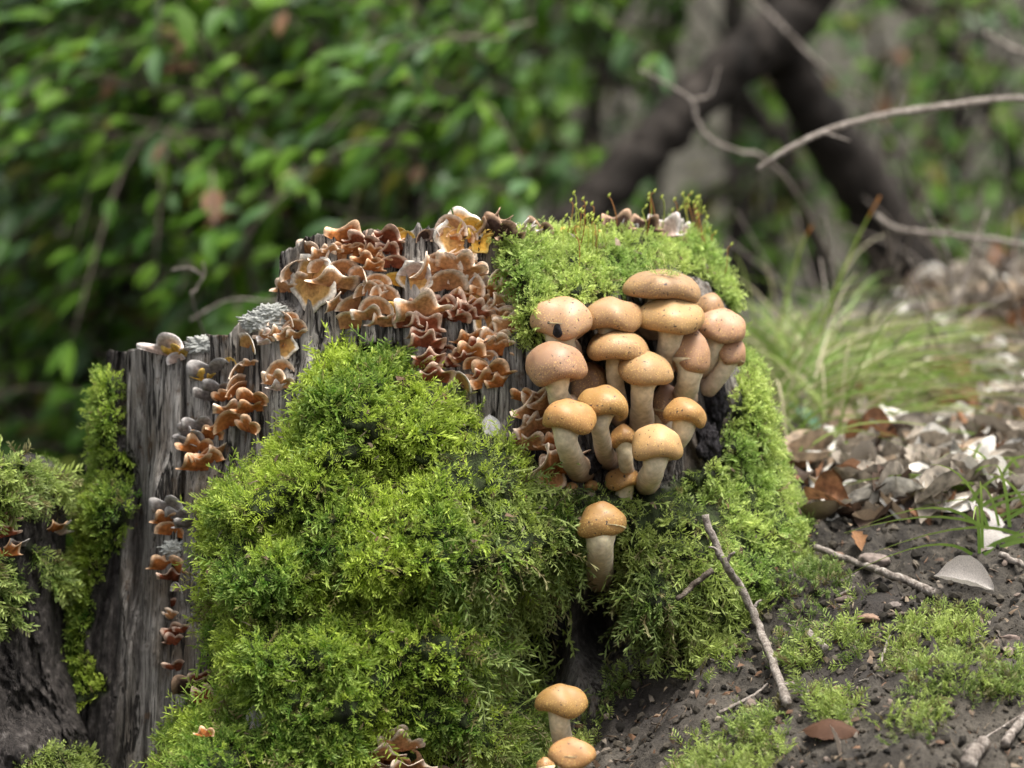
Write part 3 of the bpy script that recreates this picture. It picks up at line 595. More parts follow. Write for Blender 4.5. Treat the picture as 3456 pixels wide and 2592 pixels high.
MUSH = [
 # zoom frame, cap box, stem foot, stem width, forward, roll, pitch, tone, label
 (Z2, 920, 520, 1460, 750, (1130, 900), 190, .016, 4, 8, 'pink', 'widest honey mushroom, topmost of the cluster under a moss sprig', dict(lob=.03)),
 (Z2, 305, 742, 690, 1000, (560, 1100), 190, .020, 6, 0, 'pink', 'honey mushroom with a black hole gnawed in its cap', dict(hole=(465, 960), lob=.06)),
 (Z2, 625, 730, 1030, 955, (830, 1060), 150, .024, -3, 6, 'gold', 'smooth golden honey mushroom beside the one with the hole', {}),
 (Z2, 1030, 730, 1460, 970, (1195, 1190), 150, .034, 5, 4, 'gold', 'golden honey mushroom with thick pale stem under the widest cap', {}),
 (Z2, 1385, 705, 1610, 900, (1470, 960), 110, .006, 12, 0, 'pink', 'half hidden tan honey mushroom tucked behind the widest cap', {}),
 (Z2, 1410, 800, 1730, 1050, (1490, 1230), 95, .022, 16, -4, 'pink', 'pinkish honey mushroom leaning out over the moss on the flank', {}),
 (Z2, 1550, 1000, 1755, 1190, (1500, 1330), 110, .014, 24, 0, 'pink', 'small honey mushroom with slanted white stem beside the black lump', {}),
 (Z2, 1245, 970, 1520, 1225, (1360, 1400), 145, .034, 8, 0, 'pink', 'bell-shaped speckled honey mushroom above the black lump', dict(dome=1.1)),
 (Z2, 645, 940, 1130, 1185, (900, 1560), 110, .040, 10, 2, 'gold', 'broad lopsided honey mushroom in the middle of the cluster', dict(lob=.07)),
 (Z2, 865, 1090, 1265, 1320, (1040, 1640), 145, .062, 8, 4, 'gold', 'bright honey mushroom standing on the longest pale stem', {}),
 (Z2, 240, 1040, 665, 1305, (500, 1480), 145, .044, -4, 3, 'pink', 'rosy creased honey mushroom sticking out towards the bracket fungi', dict(lob=.07)),
 (Z2, 540, 1180, 830, 1420, (700, 1560), 130, .008, 0, 0, 'in_shade', 'brown honey mushroom coloured as in shade behind the rosy creased one', {}),
 (Z2, 1100, 1330, 1290, 1560, (1170, 1640), 130, .010, 8, 0, 'in_shade', 'honey mushroom coloured as in shade behind the longest stem', dict(dome=1.1)),
 (Z2, 600, 1320, 965, 1545, (770, 1830), 115, .068, 8, 5, 'deep', 'orange honey mushroom with freckled cap on a slim curved stem', {}),
 (Z3, 260, 90, 612, 305, (550, 560), 150, .072, 3, 8, 'deep', 'orange honey mushroom with yellow flecked rim at cluster foot', {}),
 (Z3, 1095, 80, 1397, 265, (1120, 420), 130, .052, 14, 5, 'deep', 'small orange honey mushroom leaning over the black lump', {}),
 (Z3, 722, 268, 905, 405, (870, 600), 95, .046, -4, 2, 'deep', 'little honey mushroom half covered by a larger cap', {}),
 (Z3, 865, 272, 1220, 500, (1000, 640), 145, .070, 8, 6, 'gold', 'rounded honey mushroom on short thick stem at cluster foot', {}),
 (Z3, 690, 555, 925, 700, (800, 720), 110, .018, -8, 10, 'deep', 'button honey mushroom half sunk in moss below the cluster', {}),
 (Z3, 410, 655, 500, 720, (455, 730), 50, .008, 0, 10, 'deep', 'tiny orange mushroom bud peeping out of the moss fringe', {}),
 (Z3, 545, 640, 640, 710, (590, 722), 50, .008, 0, 10, 'deep', 'tiny tan mushroom bud between the moss sprigs', {}),
 (Z3, 510, 800, 822, 1010, (640, 1340), 165, .042, 3, 8, 'deep', 'lone honey mushroom with ochre cap in the dark hollow', dict(dome=1.15)),
 (Z6, 1420, 1085, 1772, 1290, (1610, 1560), 130, .062, 2, 8, 'deep', 'lone ochre honey mushroom low down among the moss', {}),
 (Z6, 1510, 1450, 1832, 1640, (1680, 1800), 150, .075, 3, 8, 'deep', 'lowest honey mushroom with crumb on its cap', {}),
 (Z6, 1425, 1585, 1545, 1680, (1490, 1800), 70, .070, -10, 4, 'deep', 'small mushroom squeezed behind the lowest honey mushroom', {}),
]
for i, (zf, l, t, r, b, base, sw, fwd, roll, pitch, tone, label, kw) in enumerate(MUSH):
    make_mushroom(zf, l, t, r, b, base, sw, fwd, roll, pitch, tone, label, i + 3, **kw)
# moss sprig lying on the topmost cap
for o in [c for c in COL.objects if c.name == 'cap']:
    rt = o.parent.location; tv = [v.co + rt for v in o.data.vertices]; tr = BVHTree.FromPolygons(tv, [p.vertices[:] for p in o.data.polygons]); acc = Acc()
    for k in range(16):
        rc = tr.ray_cast(CAMP, (wpt(random.gauss(656, 9), random.gauss(273, 3), 0) - CAMP).normalized())
        if rc[0] is None: continue
        axv = np.array([[random.gauss(0, .8), -.35, random.gauss(.1, .5)]]); V, F = instance_np(TM[4 + k % 5][0], TM[4 + k % 5][1], xyz_mats(axv, np.array([k * 1.0])), np.array([random.uniform(.008, .015)]), np.array([rc[0]]) + [[0, -.001, .001]])
        acc.add(V, F, (.42, .48, .16))
    if acc.V: tag(ob('moss_sprig', acc.mesh('moss_sprig', M['moss'])), 'loose pale moss sprig lying on the widest mushroom cap', 'moss')
    break
# black charred lump beside the cluster
def lump(name, px, py, rx, ry, rz, mat, label, cat, seed, sub=4, rough=.5, col=None, sink=0.3, what='s', freq=1.7):
    p, n = hit(px, py, what); me = bpy.data.meshes.new(name); import bmesh
    bm = bmesh.new(); bmesh.ops.create_icosphere(bm, subdivisions=sub, radius=1.0); bm.to_mesh(me); bm.free()
    V = np.zeros(len(me.vertices) * 3); me.vertices.foreach_get('co', V); V = V.reshape(-1, 3)
    V *= (1 + rough * fbm(V * freq + seed * 5.3, 4, 0.6))[:, None]; V *= np.array([rx, ry, rz])
    me.vertices.foreach_set('co', V.ravel()); me.polygons.foreach_set('use_smooth', np.ones(len(me.polygons), bool)); me.materials.append(mat)
    if col is not None:
        a = me.color_attributes.new('Col', 'FLOAT_COLOR', 'POINT'); c = np.ones((len(V), 4)); c[:, :3] = col; a.data.foreach_set('color', c.ravel())
    o = ob(name, me, None, p + n * (ry * (1 - sink) - ry * .3)); tag(o, label, cat); return o
lump('charred_knob', 712, 404, .0115, .012, .017, M['black'], 'black crumbly charred knob beside the honey mushrooms', 'charred wood', 2, 5, .7)
lump('charred_knob', 702, 446, .008, .009, .014, M['black'], 'black charred knob below the small orange mushroom', 'charred wood', 5, 5, .7)
lump('charred_knob', 584, 463, .010, .012, .010, M['black'], 'black soil clump lying among the stem feet', 'charred wood', 8, 5, .6)
lump('bark_peg', 561, 607, .010, .012, .024, M['black'], 'short dark rotten wood peg beside the dark hollow', 'wood peg', 9, 4, .3)
for (px, py, r_, lb) in ((262, 322, .011, 'white crusty lichen on the step of the stump rim'), (204, 345, .009, 'white lichen pad on the low rim of the stump'), (272, 312, .008, 'grey lichen scrap beside the rim fungi'), (176, 548, .008, 'bluish white lichen beside the mossy mound')):
    lump('lichen_patch', px, py, r_ * 1.05, .0018, r_ * .6, M['lichen'], lb, 'lichen', px, 5, 1.1, (0.36, 0.36, 0.33), .2, freq=4.5)

# ------------------------------------------------------------------ bracket fungi
Z1 = lambda x, y: (266.7 + .12056 * x, 189.6 + .12056 * y)
Z4 = lambda x, y: (.14735 * x, 325.9 + .14735 * y)
Z5 = lambda x, y: (.14735 * x, 523.6 + .14735 * y)
PALF = dict(p=((0.24, 0.08, 0.035), (0.50, 0.25, 0.105), (0.88, 0.70, 0.54)), o=((0.15, 0.035, 0.010), (0.42, 0.15, 0.042), (0.80, 0.54, 0.34)), r=((0.11, 0.026, 0.014), (0.24, 0.070, 0.032), (0.80, 0.58, 0.44)),
            w=((0.30, 0.10, 0.03), (0.52, 0.30, 0.10), (0.80, 0.74, 0.64)), y=((0.50, 0.22, 0.03), (0.62, 0.36, 0.06), (0.66, 0.46, 0.14)), g=((0.08, 0.06, 0.05), (0.20, 0.17, 0.155), (0.42, 0.39, 0.365)), d=((0.03, 0.018, 0.015), (0.07, 0.04, 0.03), (0.45, 0.30, 0.20)), k=((0.32, 0.18, 0.12), (0.50, 0.38, 0.32), (0.74, 0.67, 0.62)))
def lobe(px, py, w, pal, style, root, o0, seed, wh='s', lift=0.0):
    """cup: rises from its foot and flares to the viewer; ruffle: wavy edge; sheet: crust flat on the wood, pale rim below"""
    rr = random.Random(seed)
    cupy = py + (w * 0.30 if style != 's' else -w * 0.25)
    p = n = None
    for dy in (0, 6, 12, 20):
        try: p, n = hit(px, cupy + dy, wh); break
        except TypeError: continue
    if p is None: return
    n = Vector((n.x * .5, min(n.y, -.35), n.z * .3)).normalized(); n = np.array(n); up = np.array([0, 0, 1.0]); side = np.cross(up, -n); side /= np.linalg.norm(side); up = np.cross(-n, side) * -1
    if up[2] < 0: up = -up
    p = p + Vector(n) * lift
    sz = w / K * (2.5 + p.y) / 2.5 * (dict(c=.88, r=1.0, s=.64)[style]); tilt = rr.uniform(-.35, .35)
    nr, na = (8, 38); span = dict(c=1.65, r=1.6, s=3.1)[style]
    r = np.linspace(0.06, 1, nr)[:, None]; a = np.linspace(-span, span, na)[None] * np.ones((nr, 1)); r = r * np.ones((1, na))
    fq = dict(c=rr.choice([1.5, 2]), r=rr.choice([4.6, 5.4, 6.4]), s=5)[style]; am = dict(c=.10, r=.22, s=.05)[style]; ph = rr.uniform(0, 6)
    wav = np.sin(a * fq + ph + .5 * np.sin(a * 1.3 + ph)); wav = np.sign(wav) * np.abs(wav) ** .8
    R = r * (1 + dict(c=.06, r=.13, s=.10)[style] * np.cos(a * fq + ph) * r) * rr.uniform(.92, 1.1)
    R = R * (1 + (.05 if style == 's' else .02) * vnoise(np.stack([a.ravel() * 5, r.ravel() * 0, a.ravel() * 0 + seed], 1)).reshape(a.shape))
    lx = R * np.sin(a + tilt * 1.0); lz = R * np.cos(a + tilt)
    if style == 's': lz = -lz * rr.uniform(.9, 1.25); ly = .07 + .07 * (1 - r) + am * wav * r ** 2 + .12 * sstep(.6, 1, r) * (lz > .2)
    elif style == 'c':
        curl = sstep(.78, 1, r)
        ly = .05 + rr.uniform(.30, .48) * r ** 1.3 * np.clip(.6 + .4 * np.cos(a), .1, 1) + am * wav * r ** 1.6 + curl * .09; lz = lz * rr.uniform(.85, 1.05) - curl * .05 * np.cos(a) - .04 + .05 * wav * r ** 2
    else:
        flat = rr.uniform(.55, .88)
        ly = .05 + .17 * wav * r ** 2.4 + R * rr.uniform(.38, .58) * np.clip(.25 + .75 * np.cos(a), .05, 1) + .05 * wav * r ** 2
        lz = lz * flat + am * .45 * np.sin(a * fq + ph + 1.0) * r ** 2.4 + .06 * r
    V = (lx[..., None] * side + lz[..., None] * up + ly[..., None] * n) * sz
    th = np.minimum(.0013, sz * .08) * (1.1 - .3 * r)[..., None]
    Vt = (V + np.array(p) - o0 - n * .0006).reshape(-1, 3); Vb = (V + np.array(p) - o0 - n * th - n * .0006).reshape(-1, 3); m = len(Vt)
    g = gridfaces(nr, na); edge = [(nr - 1) * na + i for i in range(na)]; s0 = [i * na for i in range(nr)]; s1 = [i * na + na - 1 for i in range(nr)]; e0 = list(range(na))
    F = [g, g[:, ::-1] + m]
    for ed in (edge, s0, s1, e0):
        ed = np.array(ed); F.append(np.stack([ed[:-1], ed[1:], ed[1:] + m, ed[:-1] + m], 1))
    c0, c1, c2 = [np.array(c) for c in PALF[pal]]
    k = (r + .06 * vnoise(np.stack([a.ravel() * 4, r.ravel() * 3, 0 * a.ravel() + seed], 1)).reshape(a.shape) + .05 * np.sin(r * 24)).ravel()
    stops = [.0, .30, .74, .95] if pal not in 'ro' else [.0, .34, .78, .97] if style != 's' else [.0, .35, .68, .80]
    C = np.stack([np.interp(k, stops, [c0[i], c0[i] * .4 + c1[i] * .6, c1[i], c2[i]]) for i in range(3)], 1) * rr.uniform(.85, 1.12)
    Cb = C
    ob('lobe', mesh_np('fungus_lobe', np.vstack([Vt, Vb]), np.vstack(F), M['fungus'], np.vstack([C, Cb]), smooth=True), root)
def cluster(zf, f, label, lobes, wh='s', lift=0.0, name='bracket_fungus', group='bracket fungi on the stumps'):
    x, y = zf(*lobes[0][:2]); base = None
    for dy in (6, 14, 24, 34):
        try: base = hit(x, y + dy, wh)[0]; break
        except TypeError: pass
    root = empty(name, base, label, 'bracket fungus', group)
    for i, L in enumerate(lobes):
        px, py = zf(L[0], L[1]); lobe(px, py, L[2] * f, L[3], L[4], root, np.array(base), i * 7 + int(L[0]), wh, lift)
f1, f4 = .12056, .14735
cluster(Z1, f1, 'dense cluster of pinkish tan cups at the corner of the stump rim', [(390, 850, 330, 'w', 's'), (270, 640, 210, 'p', 'c'), (370, 510, 130, 'p', 'r'), (470, 640, 140, 'p', 'c'), (595, 550, 150, 'p', 'c'), (600, 650, 190, 'p', 'c'), (540, 750, 200, 'p', 'r'), (160, 815, 130, 'p', 'r'), (320, 770, 160, 'p', 'r'), (790, 710, 160, 'p', 'c'), (905, 745, 130, 'p', 'c'), (690, 780, 130, 'p', 'r'), (835, 830, 130, 'p', 'c'), (760, 790, 110, 'p', 'c'), (965, 850, 150, 'p', 'c'), (885, 800, 120, 'p', 'c'), (620, 830, 140, 'p', 'r'), (745, 940, 220, 'p', 'c'), (910, 960, 190, 'p', 'c'), (700, 1080, 210, 'p', 'c'), (840, 1040, 150, 'p', 'r'), (950, 1100, 140, 'p', 'r'), (560, 960, 140, 'p', 'r'), (1000, 900, 120, 'p', 'c'), (460, 540, 120, 'p', 'r'), (540, 500, 90, 'p', 'r')])
cluster(Z1, f1, 'reddish brown ruffled brackets on the top rim of the stump', [(640, 400, 190, 'o', 'r'), (790, 430, 150, 'r', 'r'), (990, 400, 180, 'r', 'r'), (1050, 480, 160, 'r', 'r'), (620, 490, 110, 'o', 'r'), (700, 505, 110, 'o', 'r'), (780, 500, 110, 'o', 'c'), (860, 520, 110, 'o', 'r'), (1000, 510, 110, 'r', 'r'), (1040, 600, 140, 'r', 'c'), (820, 590, 120, 'o', 'r'), (870, 640, 120, 'o', 'r'), (935, 600, 100, 'o', 'r'), (720, 430, 110, 'r', 'r'), (890, 440, 110, 'r', 'r')])
cluster(Z1, f1, 'small yellow rounded bracket on the stump rim', [(1120, 360, 90, 'y', 'c'), (1160, 385, 90, 'y', 'c')])
cluster(Z1, f1, 'dark bracket with whitish knob on the stump rim', [(1290, 380, 100, 'd', 'c'), (1380, 370, 90, 'k', 'c'), (1340, 400, 70, 'k', 'r')])
cluster(Z1, f1, 'single flat ochre bracket on bare wood beside the pink cups', [(1040, 750, 120, 'y', 'c')])
cluster(Z1, f1, 'curved yellow bracket under the pink cup cluster', [(1050, 1000, 130, 'y', 'r')])
cluster(Z1, f1, 'orange fan with white fringed lower edge below the stump rim', [(1600, 470, 300, 'w', 's'), (1530, 310, 170, 'p', 'c'), (1690, 310, 130, 'y', 'c'), (1480, 370, 110, 'p', 'c'), (1600, 370, 130, 'o', 'c'), (1760, 330, 110, 'y', 'r'), (1830, 370, 100, 'y', 'r'), (1740, 390, 120, 'y', 'r'), (1500, 420, 130, 'o', 'r'), (1660, 360, 110, 'p', 'c'), (1770, 470, 150, 'y', 's')])
cluster(Z1, f1, 'broad pale pink brackets with upturned wavy edges on the wood wall', [(1230, 780, 210, 'w', 's'), (1700, 880, 170, 'w', 's'), (1215, 670, 170, 'k', 'c'), (1340, 700, 260, 'p', 'r'), (1450, 600, 220, 'p', 'c'), (1570, 640, 220, 'p', 'r'), (1590, 560, 130, 'p', 'r'), (1700, 680, 180, 'p', 'r'), (1660, 770, 190, 'p', 'c'), (1760, 770, 120, 'k', 'c'), (1480, 760, 220, 'p', 'c'), (1380, 800, 180, 'p', 'r')])
cluster(Z1, f1, 'chain of tan and orange brackets along the moss edge', [(1930, 750, 150, 'p', 'c'), (2050, 790, 120, 'p', 'r'), (1800, 840, 170, 'o', 'r'), (2050, 890, 160, 'p', 'c'), (1930, 860, 120, 'o', 'r'), (1960, 930, 150, 'p', 'r'), (1860, 970, 130, 'p', 'r'), (1920, 1030, 180, 'p', 'r'), (2020, 1020, 150, 'p', 'c'), (1820, 1110, 200, 'w', 's'), (2030, 1130, 150, 'p', 'r'), (1920, 1170, 150, 'o', 'r'), (1980, 1090, 110, 'o', 'r'), (1870, 860, 110, 'o', 'r'), (2000, 700, 100, 'p', 'r')])
cluster(Z1, f1, 'column of dark red ruffled brackets above the mossy mound', [(1280, 990, 250, 'p', 'r'), (1190, 950, 100, 'r', 'r'), (1300, 940, 110, 'r', 'r'), (1165, 1060, 120, 'r', 'r'), (1300, 1120, 160, 'r', 'r'), (1180, 1110, 130, 'r', 'r'), (1380, 1170, 170, 'r', 'r'), (1270, 1200, 140, 'r', 'r'), (1310, 1260, 180, 'r', 'r'), (1420, 1240, 140, 'r', 'r'), (1460, 1300, 130, 'r', 'r'), (1320, 1400, 160, 'r', 'r'), (1440, 1390, 160, 'r', 'r'), (1300, 1460, 140, 'r', 'r'), (1480, 1440, 130, 'r', 'r'), (1370, 1530, 180, 'r', 'r'), (1330, 1560, 130, 'r', 'r'), (1400, 1330, 130, 'r', 'r')])
cluster(Z1, f1, 'dark red frilly brackets under the broad pale pink ones', [(1540, 940, 180, 'r', 'r'), (1470, 970, 150, 'r', 'r'), (1540, 1050, 170, 'r', 'r'), (1620, 1000, 160, 'r', 'r'), (1700, 1020, 160, 'r', 'r'), (1650, 1050, 130, 'r', 'r'), (1600, 880, 130, 'o', 'r'), (1390, 920, 130, 'r', 'r'), (1750, 950, 120, 'o', 'r')])
cluster(Z1, f1, 'rusty brackets with pale scalloped rims low on the wood wall', [(1680, 1250, 160, 'o', 'r'), (1750, 1290, 150, 'r', 'r'), (1830, 1310, 140, 'p', 'r'), (1880, 1240, 160, 'p', 'r'), (1960, 1270, 150, 'p', 'r'), (1900, 1330, 140, 'o', 'r'), (1830, 1380, 100, 'p', 'c'), (1600, 1400, 120, 'r', 'r'), (1700, 1370, 170, 'o', 'r'), (1740, 1440, 130, 'o', 'c'), (1650, 1390, 120, 'r', 'r')])
cluster(Z1, f1, 'orange star-shaped brackets nearest the moss below the rusty ones', [(1880, 1500, 210, 'o', 'r'), (1850, 1590, 150, 'o', 'r'), (1940, 1600, 130, 'o', 'r'), (1800, 1530, 110, 'r', 'r')])
cluster(Z1, f1, 'single pale shell-shaped bracket just above the mossy mound', [(1600, 1580, 150, 'w', 'c')])
cluster(Z1, f1, 'pink tan brackets in the notch where the rim steps down', [(140, 1340, 190, 'w', 's'), (150, 1090, 150, 'p', 'c'), (100, 1100, 120, 'p', 'c'), (235, 1120, 130, 'p', 'c'), (110, 1190, 150, 'p', 'r'), (255, 1200, 130, 'p', 'r'), (175, 1200, 120, 'p', 'r'), (20, 1225, 100, 'k', 'r'), (190, 1060, 90, 'p', 'c')])
cluster(Z1, f1, 'two stacked pale brackets squeezed between wood and mossy mound', [(110, 1490, 150, 'p', 'c'), (80, 1590, 140, 'p', 'r'), (100, 1640, 110, 'k', 'r')])
cluster(Z4, f4, 'tan shell bracket with white rim under the lichen', [(1690, 110, 130, 'w', 'c'), (1790, 80, 70, 'p', 'r'), (1800, 110, 60, 'k', 'r')])
cluster(Z4, f4, 'orange-brown bracket stack on bare grey wood', [(1625, 310, 150, 'p', 'c'), (1620, 390, 160, 'p', 'c'), (1610, 440, 150, 'o', 'c'), (1715, 480, 150, 'o', 'r'), (1530, 480, 100, 'o', 'r'), (1700, 550, 130, 'o', 'r'), (1570, 560, 160, 'p', 'r'), (1560, 640, 140, 'o', 'c'), (1500, 690, 110, 'o', 'r'), (1640, 610, 90, 'o', 'r')])
cluster(Z4, f4, 'small rusty bracket alone above the moss shoulder', [(1695, 690, 120, 'o', 'r')])
cluster(Z4, f4, 'weathered grey brackets with ochre fragments on the grey wood', [(1450, 310, 190, 'g', 'r'), (1390, 350, 100, 'y', 'r'), (1480, 420, 130, 'g', 'r'), (1400, 470, 120, 'g', 'r'), (1560, 240, 60, 'y', 'c'), (1700, 250, 70, 'p', 'r')])
cluster(Z4, f4, 'ashy grey and orange brackets trailing down to the moss', [(1350, 680, 130, 'g', 'r'), (1290, 740, 120, 'g', 'r'), (1270, 800, 120, 'g', 'r'), (1330, 830, 130, 'o', 'r'), (1420, 740, 110, 'o', 'r'), (1400, 880, 130, 'o', 'r'), (1480, 840, 110, 'p', 'r'), (1350, 940, 150, 'o', 'r'), (1440, 900, 110, 'o', 'r')])
cluster(Z4, f4, 'pale shelf bracket jutting over the low rim of the stump', [(1150, 150, 190, 'k', 'r'), (1210, 215, 80, 'k', 'c'), (1190, 170, 110, 'y', 'r')])
cluster(Z4, f4, 'grey topped orange brackets halfway down beside the mound', [(1160, 1240, 140, 'g', 'r'), (1130, 1320, 110, 'o', 'r'), (1160, 1380, 130, 'o', 'c'), (1280, 1340, 100, 'g', 'r'), (1200, 1290, 100, 'g', 'r')])
cluster(Z5, f4, 'orange scalloped brackets where bare wood meets the mound', [(1110, 280, 120, 'o', 'r'), (1215, 310, 160, 'o', 'r'), (1160, 350, 120, 'r', 'r'), (1210, 430, 90, 'k', 'c')])
cluster(Z5, f4, 'row of small dark brackets down the edge of the mound', [(1170, 540, 90, 'r', 'r'), (1175, 620, 90, 'p', 'r'), (1200, 730, 100, 'r', 'r'), (1190, 800, 100, 'r', 'r'), (1210, 970, 110, 'r', 'r'), (1250, 720, 80, 'r', 'r')])
cluster(Z5, f4, 'dark brown brackets buried in the lower moss', [(1350, 1070, 200, 'd', 'r'), (1460, 1100, 150, 'd', 'r'), (1430, 1220, 130, 'r', 'r'), (1410, 1470, 70, 'o', 'r'), (1380, 1030, 120, 'r', 'r')], lift=.008)
cluster(Z6, f4, 'large ruffled bracket with red centre and cream rim at mound foot', [(430, 1560, 250, 'o', 'c'), (350, 1510, 170, 'p', 'r'), (430, 1470, 170, 'p', 'r'), (510, 1500, 170, 'p', 'r'), (550, 1570, 170, 'p', 'r'), (330, 1590, 160, 'p', 'r'), (460, 1560, 150, 'o', 'r'), (500, 1620, 170, 'p', 'r')], lift=.008)
cluster(Z6, f4, 'brown curled bracket low beside the red-centred one', [(900, 1610, 170, 'r', 'r'), (960, 1590, 130, 'r', 'r'), (850, 1630, 120, 'p', 'r')], lift=.006)
cluster(Z3, f4, 'brown ruffled bracket column beside the honey mushroom stems', [(180, 80, 110, 'o', 'r'), (270, 80, 140, 'p', 'r'), (130, 190, 170, 'p', 'r'), (240, 135, 150, 'p', 'r'), (210, 260, 160, 'p', 'r'), (150, 320, 160, 'p', 'r'), (170, 400, 170, 'p', 'r'), (300, 410, 130, 'o', 'r'), (340, 430, 110, 'o', 'r'), (350, 340, 100, 'o', 'r'), (240, 540, 290, 'p', 'r'), (270, 660, 180, 'p', 's'), (360, 560, 130, 'o', 'r')], lift=.010)
cluster(Z2, f4, 'dark curled bracket with chewed edge on the highest rim', [(30, 160, 170, 'd', 'r'), (100, 130, 110, 'd', 'r'), (60, 200, 150, 'd', 'r'), (140, 190, 110, 'd', 'r')])
cluster(Z2, f4, 'white papery curled bracket beside the moss crown', [(220, 200, 130, 'k', 'r'), (280, 215, 110, 'k', 'r'), (320, 150, 120, 'd', 'r'), (340, 180, 80, 'y', 'r')])
cluster(Z2, f4, 'small ochre brackets poking through the moss crown', [(560, 185, 100, 'y', 'r'), (680, 190, 90, 'y', 'r')])
cluster(Z2, f4, 'dark pointed brackets standing on the moss crown', [(870, 165, 130, 'd', 'r'), (1040, 165, 130, 'd', 'r'), (930, 180, 90, 'g', 'r')])
cluster(Z2, f4, 'pinkish white crusty bracket behind the spore stalks', [(1170, 190, 150, 'k', 'r'), (1230, 215, 140, 'k', 'r'), (1280, 250, 110, 'k', 'r')])
cluster(Z4, f4, 'orange and white bracket on the low broken stump', [(360, 1360, 130, 'o', 'r'), (400, 1390, 110, 'k', 'r')], 'l')
cluster(Z4, f4, 'rust red bracket lump on the low broken stump', [(15, 1330, 150, 'r', 'r'), (30, 1400, 120, 'r', 'r'), (50, 1530, 120, 'o', 'r'), (95, 1470, 120, 'g', 'r')], 'l')

# ------------------------------------------------------------------ twigs, sticks and debris on the soil
def rod(name, pts, r0, r1, mat, label, cat, group=None, bump=.12, ns=8, n=None, offs=0.0, knots=0, side=None, lift=None):
    """pts: (px,py) on the ground, or (px,py,Y)"""
    P = []
    for q_ in pts:
        if len(q_) == 3: P.append(np.array(wpt(*q_)))
        else:
            p, nn = hit(q_[0], q_[1]); P.append(np.array(p) + np.array([0, -.35, 1.0]) * (r0 * .6 + offs) + (lift[len(P)] if lift else 0.0) * np.array([(-p.x) / 2.5, -1.0, (CAMZ - p.z) / 2.5]))
    P = np.array(P); n = n or max(6, 5 * len(P)); path = smooth_path(P, n); o0 = path[0].copy()
    path = path + np.stack([fbm(np.stack([np.arange(n) * .7, np.full(n, k * 9.0 + pts[0][0]), np.zeros(n)], 1), 2) for k in range(3)], 1) * r0 * .35
    rad = np.linspace(r0, r1, n) * .82 * (1 + .12 * np.clip(vnoise(np.stack([np.arange(n) * .9, np.full(n, pts[0][1] * 1.0), np.zeros(n)], 1)), 0, 1))
    V, F = tube(path, rad, ns, bump, pts[0][0])
    root = empty(name, Vector(o0), label, cat, group); ob('stem', mesh_np(name, V - o0, F, mat, smooth=True), root)
    for (t, dx, dy, dz, rr_) in (side or []):
        b = path[int(t * (n - 1))]; tip = b + np.array([dx, dy, dz]); mid = (b + tip) / 2 + np.array([0, 0, .15 * np.linalg.norm(tip - b)])
        V, F = tube(smooth_path([b, mid, tip], 7), np.linspace(rr_, rr_ * .5, 7), 6, .2); ob('side_twig', mesh_np('side_twig', V - o0, F, mat, smooth=True), root)
    return root
rod('twig', [(704, 524), (722, 568), (741, 598), (764, 648), (788, 712)], .0031, .0036, M['twig'], 'long grey forked twig leaning from the moss onto the soil', 'twig', lift=(.030, .032, .030, .016, .004), offs=.004, n=40, side=[(.3, .006, -.004, .008, .0014), (.22, -.007, -.006, .004, .0012), (.62, .006, 0, .007, .0013), (.97, .008, -.002, .003, .002)])
rod('twig', [(712, 576), (694, 592), (676, 606)], .0026, .0020, M['dtwig'], 'short brown twig crossing beneath the long grey one', 'twig', lift=(.022, .022, .018), offs=.003)
rod('twig', [(816, 554), (845, 565), (870, 574), (885, 580), (907, 588), (938, 601)], .0027, .0038, M['twig'], 'smooth bent grey twig ending at the white curled leaf', 'twig', lift=(.008, .008, .006, .004, .004, .002), offs=.003, n=34)
rod('twig', [(818, 516), (828, 499), (837, 483)], .0024, .0019, M['twig'], 'short stub of twig poking out of the soil below the litter', 'twig', offs=.002)
rod('twig', [(719, 717), (742, 706), (757, 697), (768, 688)], .0014, .0010, M['twig'], 'thin curved twig lying below the long grey one', 'twig', offs=.002)
rod('twig', [(887, 620), (908, 618), (930, 618)], .0018, .0014, M['dtwig'], 'straight thin twig at the top of the round moss patch', 'twig', offs=.002)
rod('twig', [(806, 637), (815, 646), (826, 655)], .0026, .0030, M['twig'], 'stubby pale twig stump in the small moss patch', 'twig', offs=.003)
rod('branch_piece', [(966, 775), (975, 762), (984, 751)], .0062, .0060, M['twig'], 'thick pale cut branch piece at the foot of the slope', 'branch', offs=.002)
rod('twig', [(1004, 752), (1014, 738), (1028, 722)], .0036, .0034, M['twig'], 'broken tan stick beside the thick branch piece', 'twig', offs=.003)
rod('twig', [(962, 757), (990, 740), (1024, 718)], .0009, .0006, M['twig'], 'wiry long twig above the thick branch piece', 'twig', offs=.003)
rod('twig', [(880, 668), (884, 655), (890, 640)], .0013, .0010, M['twig'], 'tan splinter standing beside the round moss patch', 'twig', offs=.002)
rod('twig', [(660, 640), (690, 622), (705, 612)], .0014, .0010, M['dtwig'], 'brown thin twig tucked under the long grey one', 'twig', offs=.002)
rod('twig', [(1000, 560), (1024, 572)], .0030, .0026, M['twig'], 'grey twig fragment right of the white curled leaf', 'twig', offs=.002)
for i in range(26):
    px, py = random.uniform(600, 1020), random.uniform(540, 765); a = random.uniform(-.9, .9); L = random.uniform(8, 26)
    rod('twig_scrap', [(px, py), (px + L * math.cos(a), py - L * math.sin(a) * .6)], random.uniform(.0006, .0014), .0005, random.choice([M['twig'], M['dtwig']]), 'tiny twig scrap strewn on the bare soil', 'twig', 'twig scraps on the soil', ns=5, n=6, offs=.001)

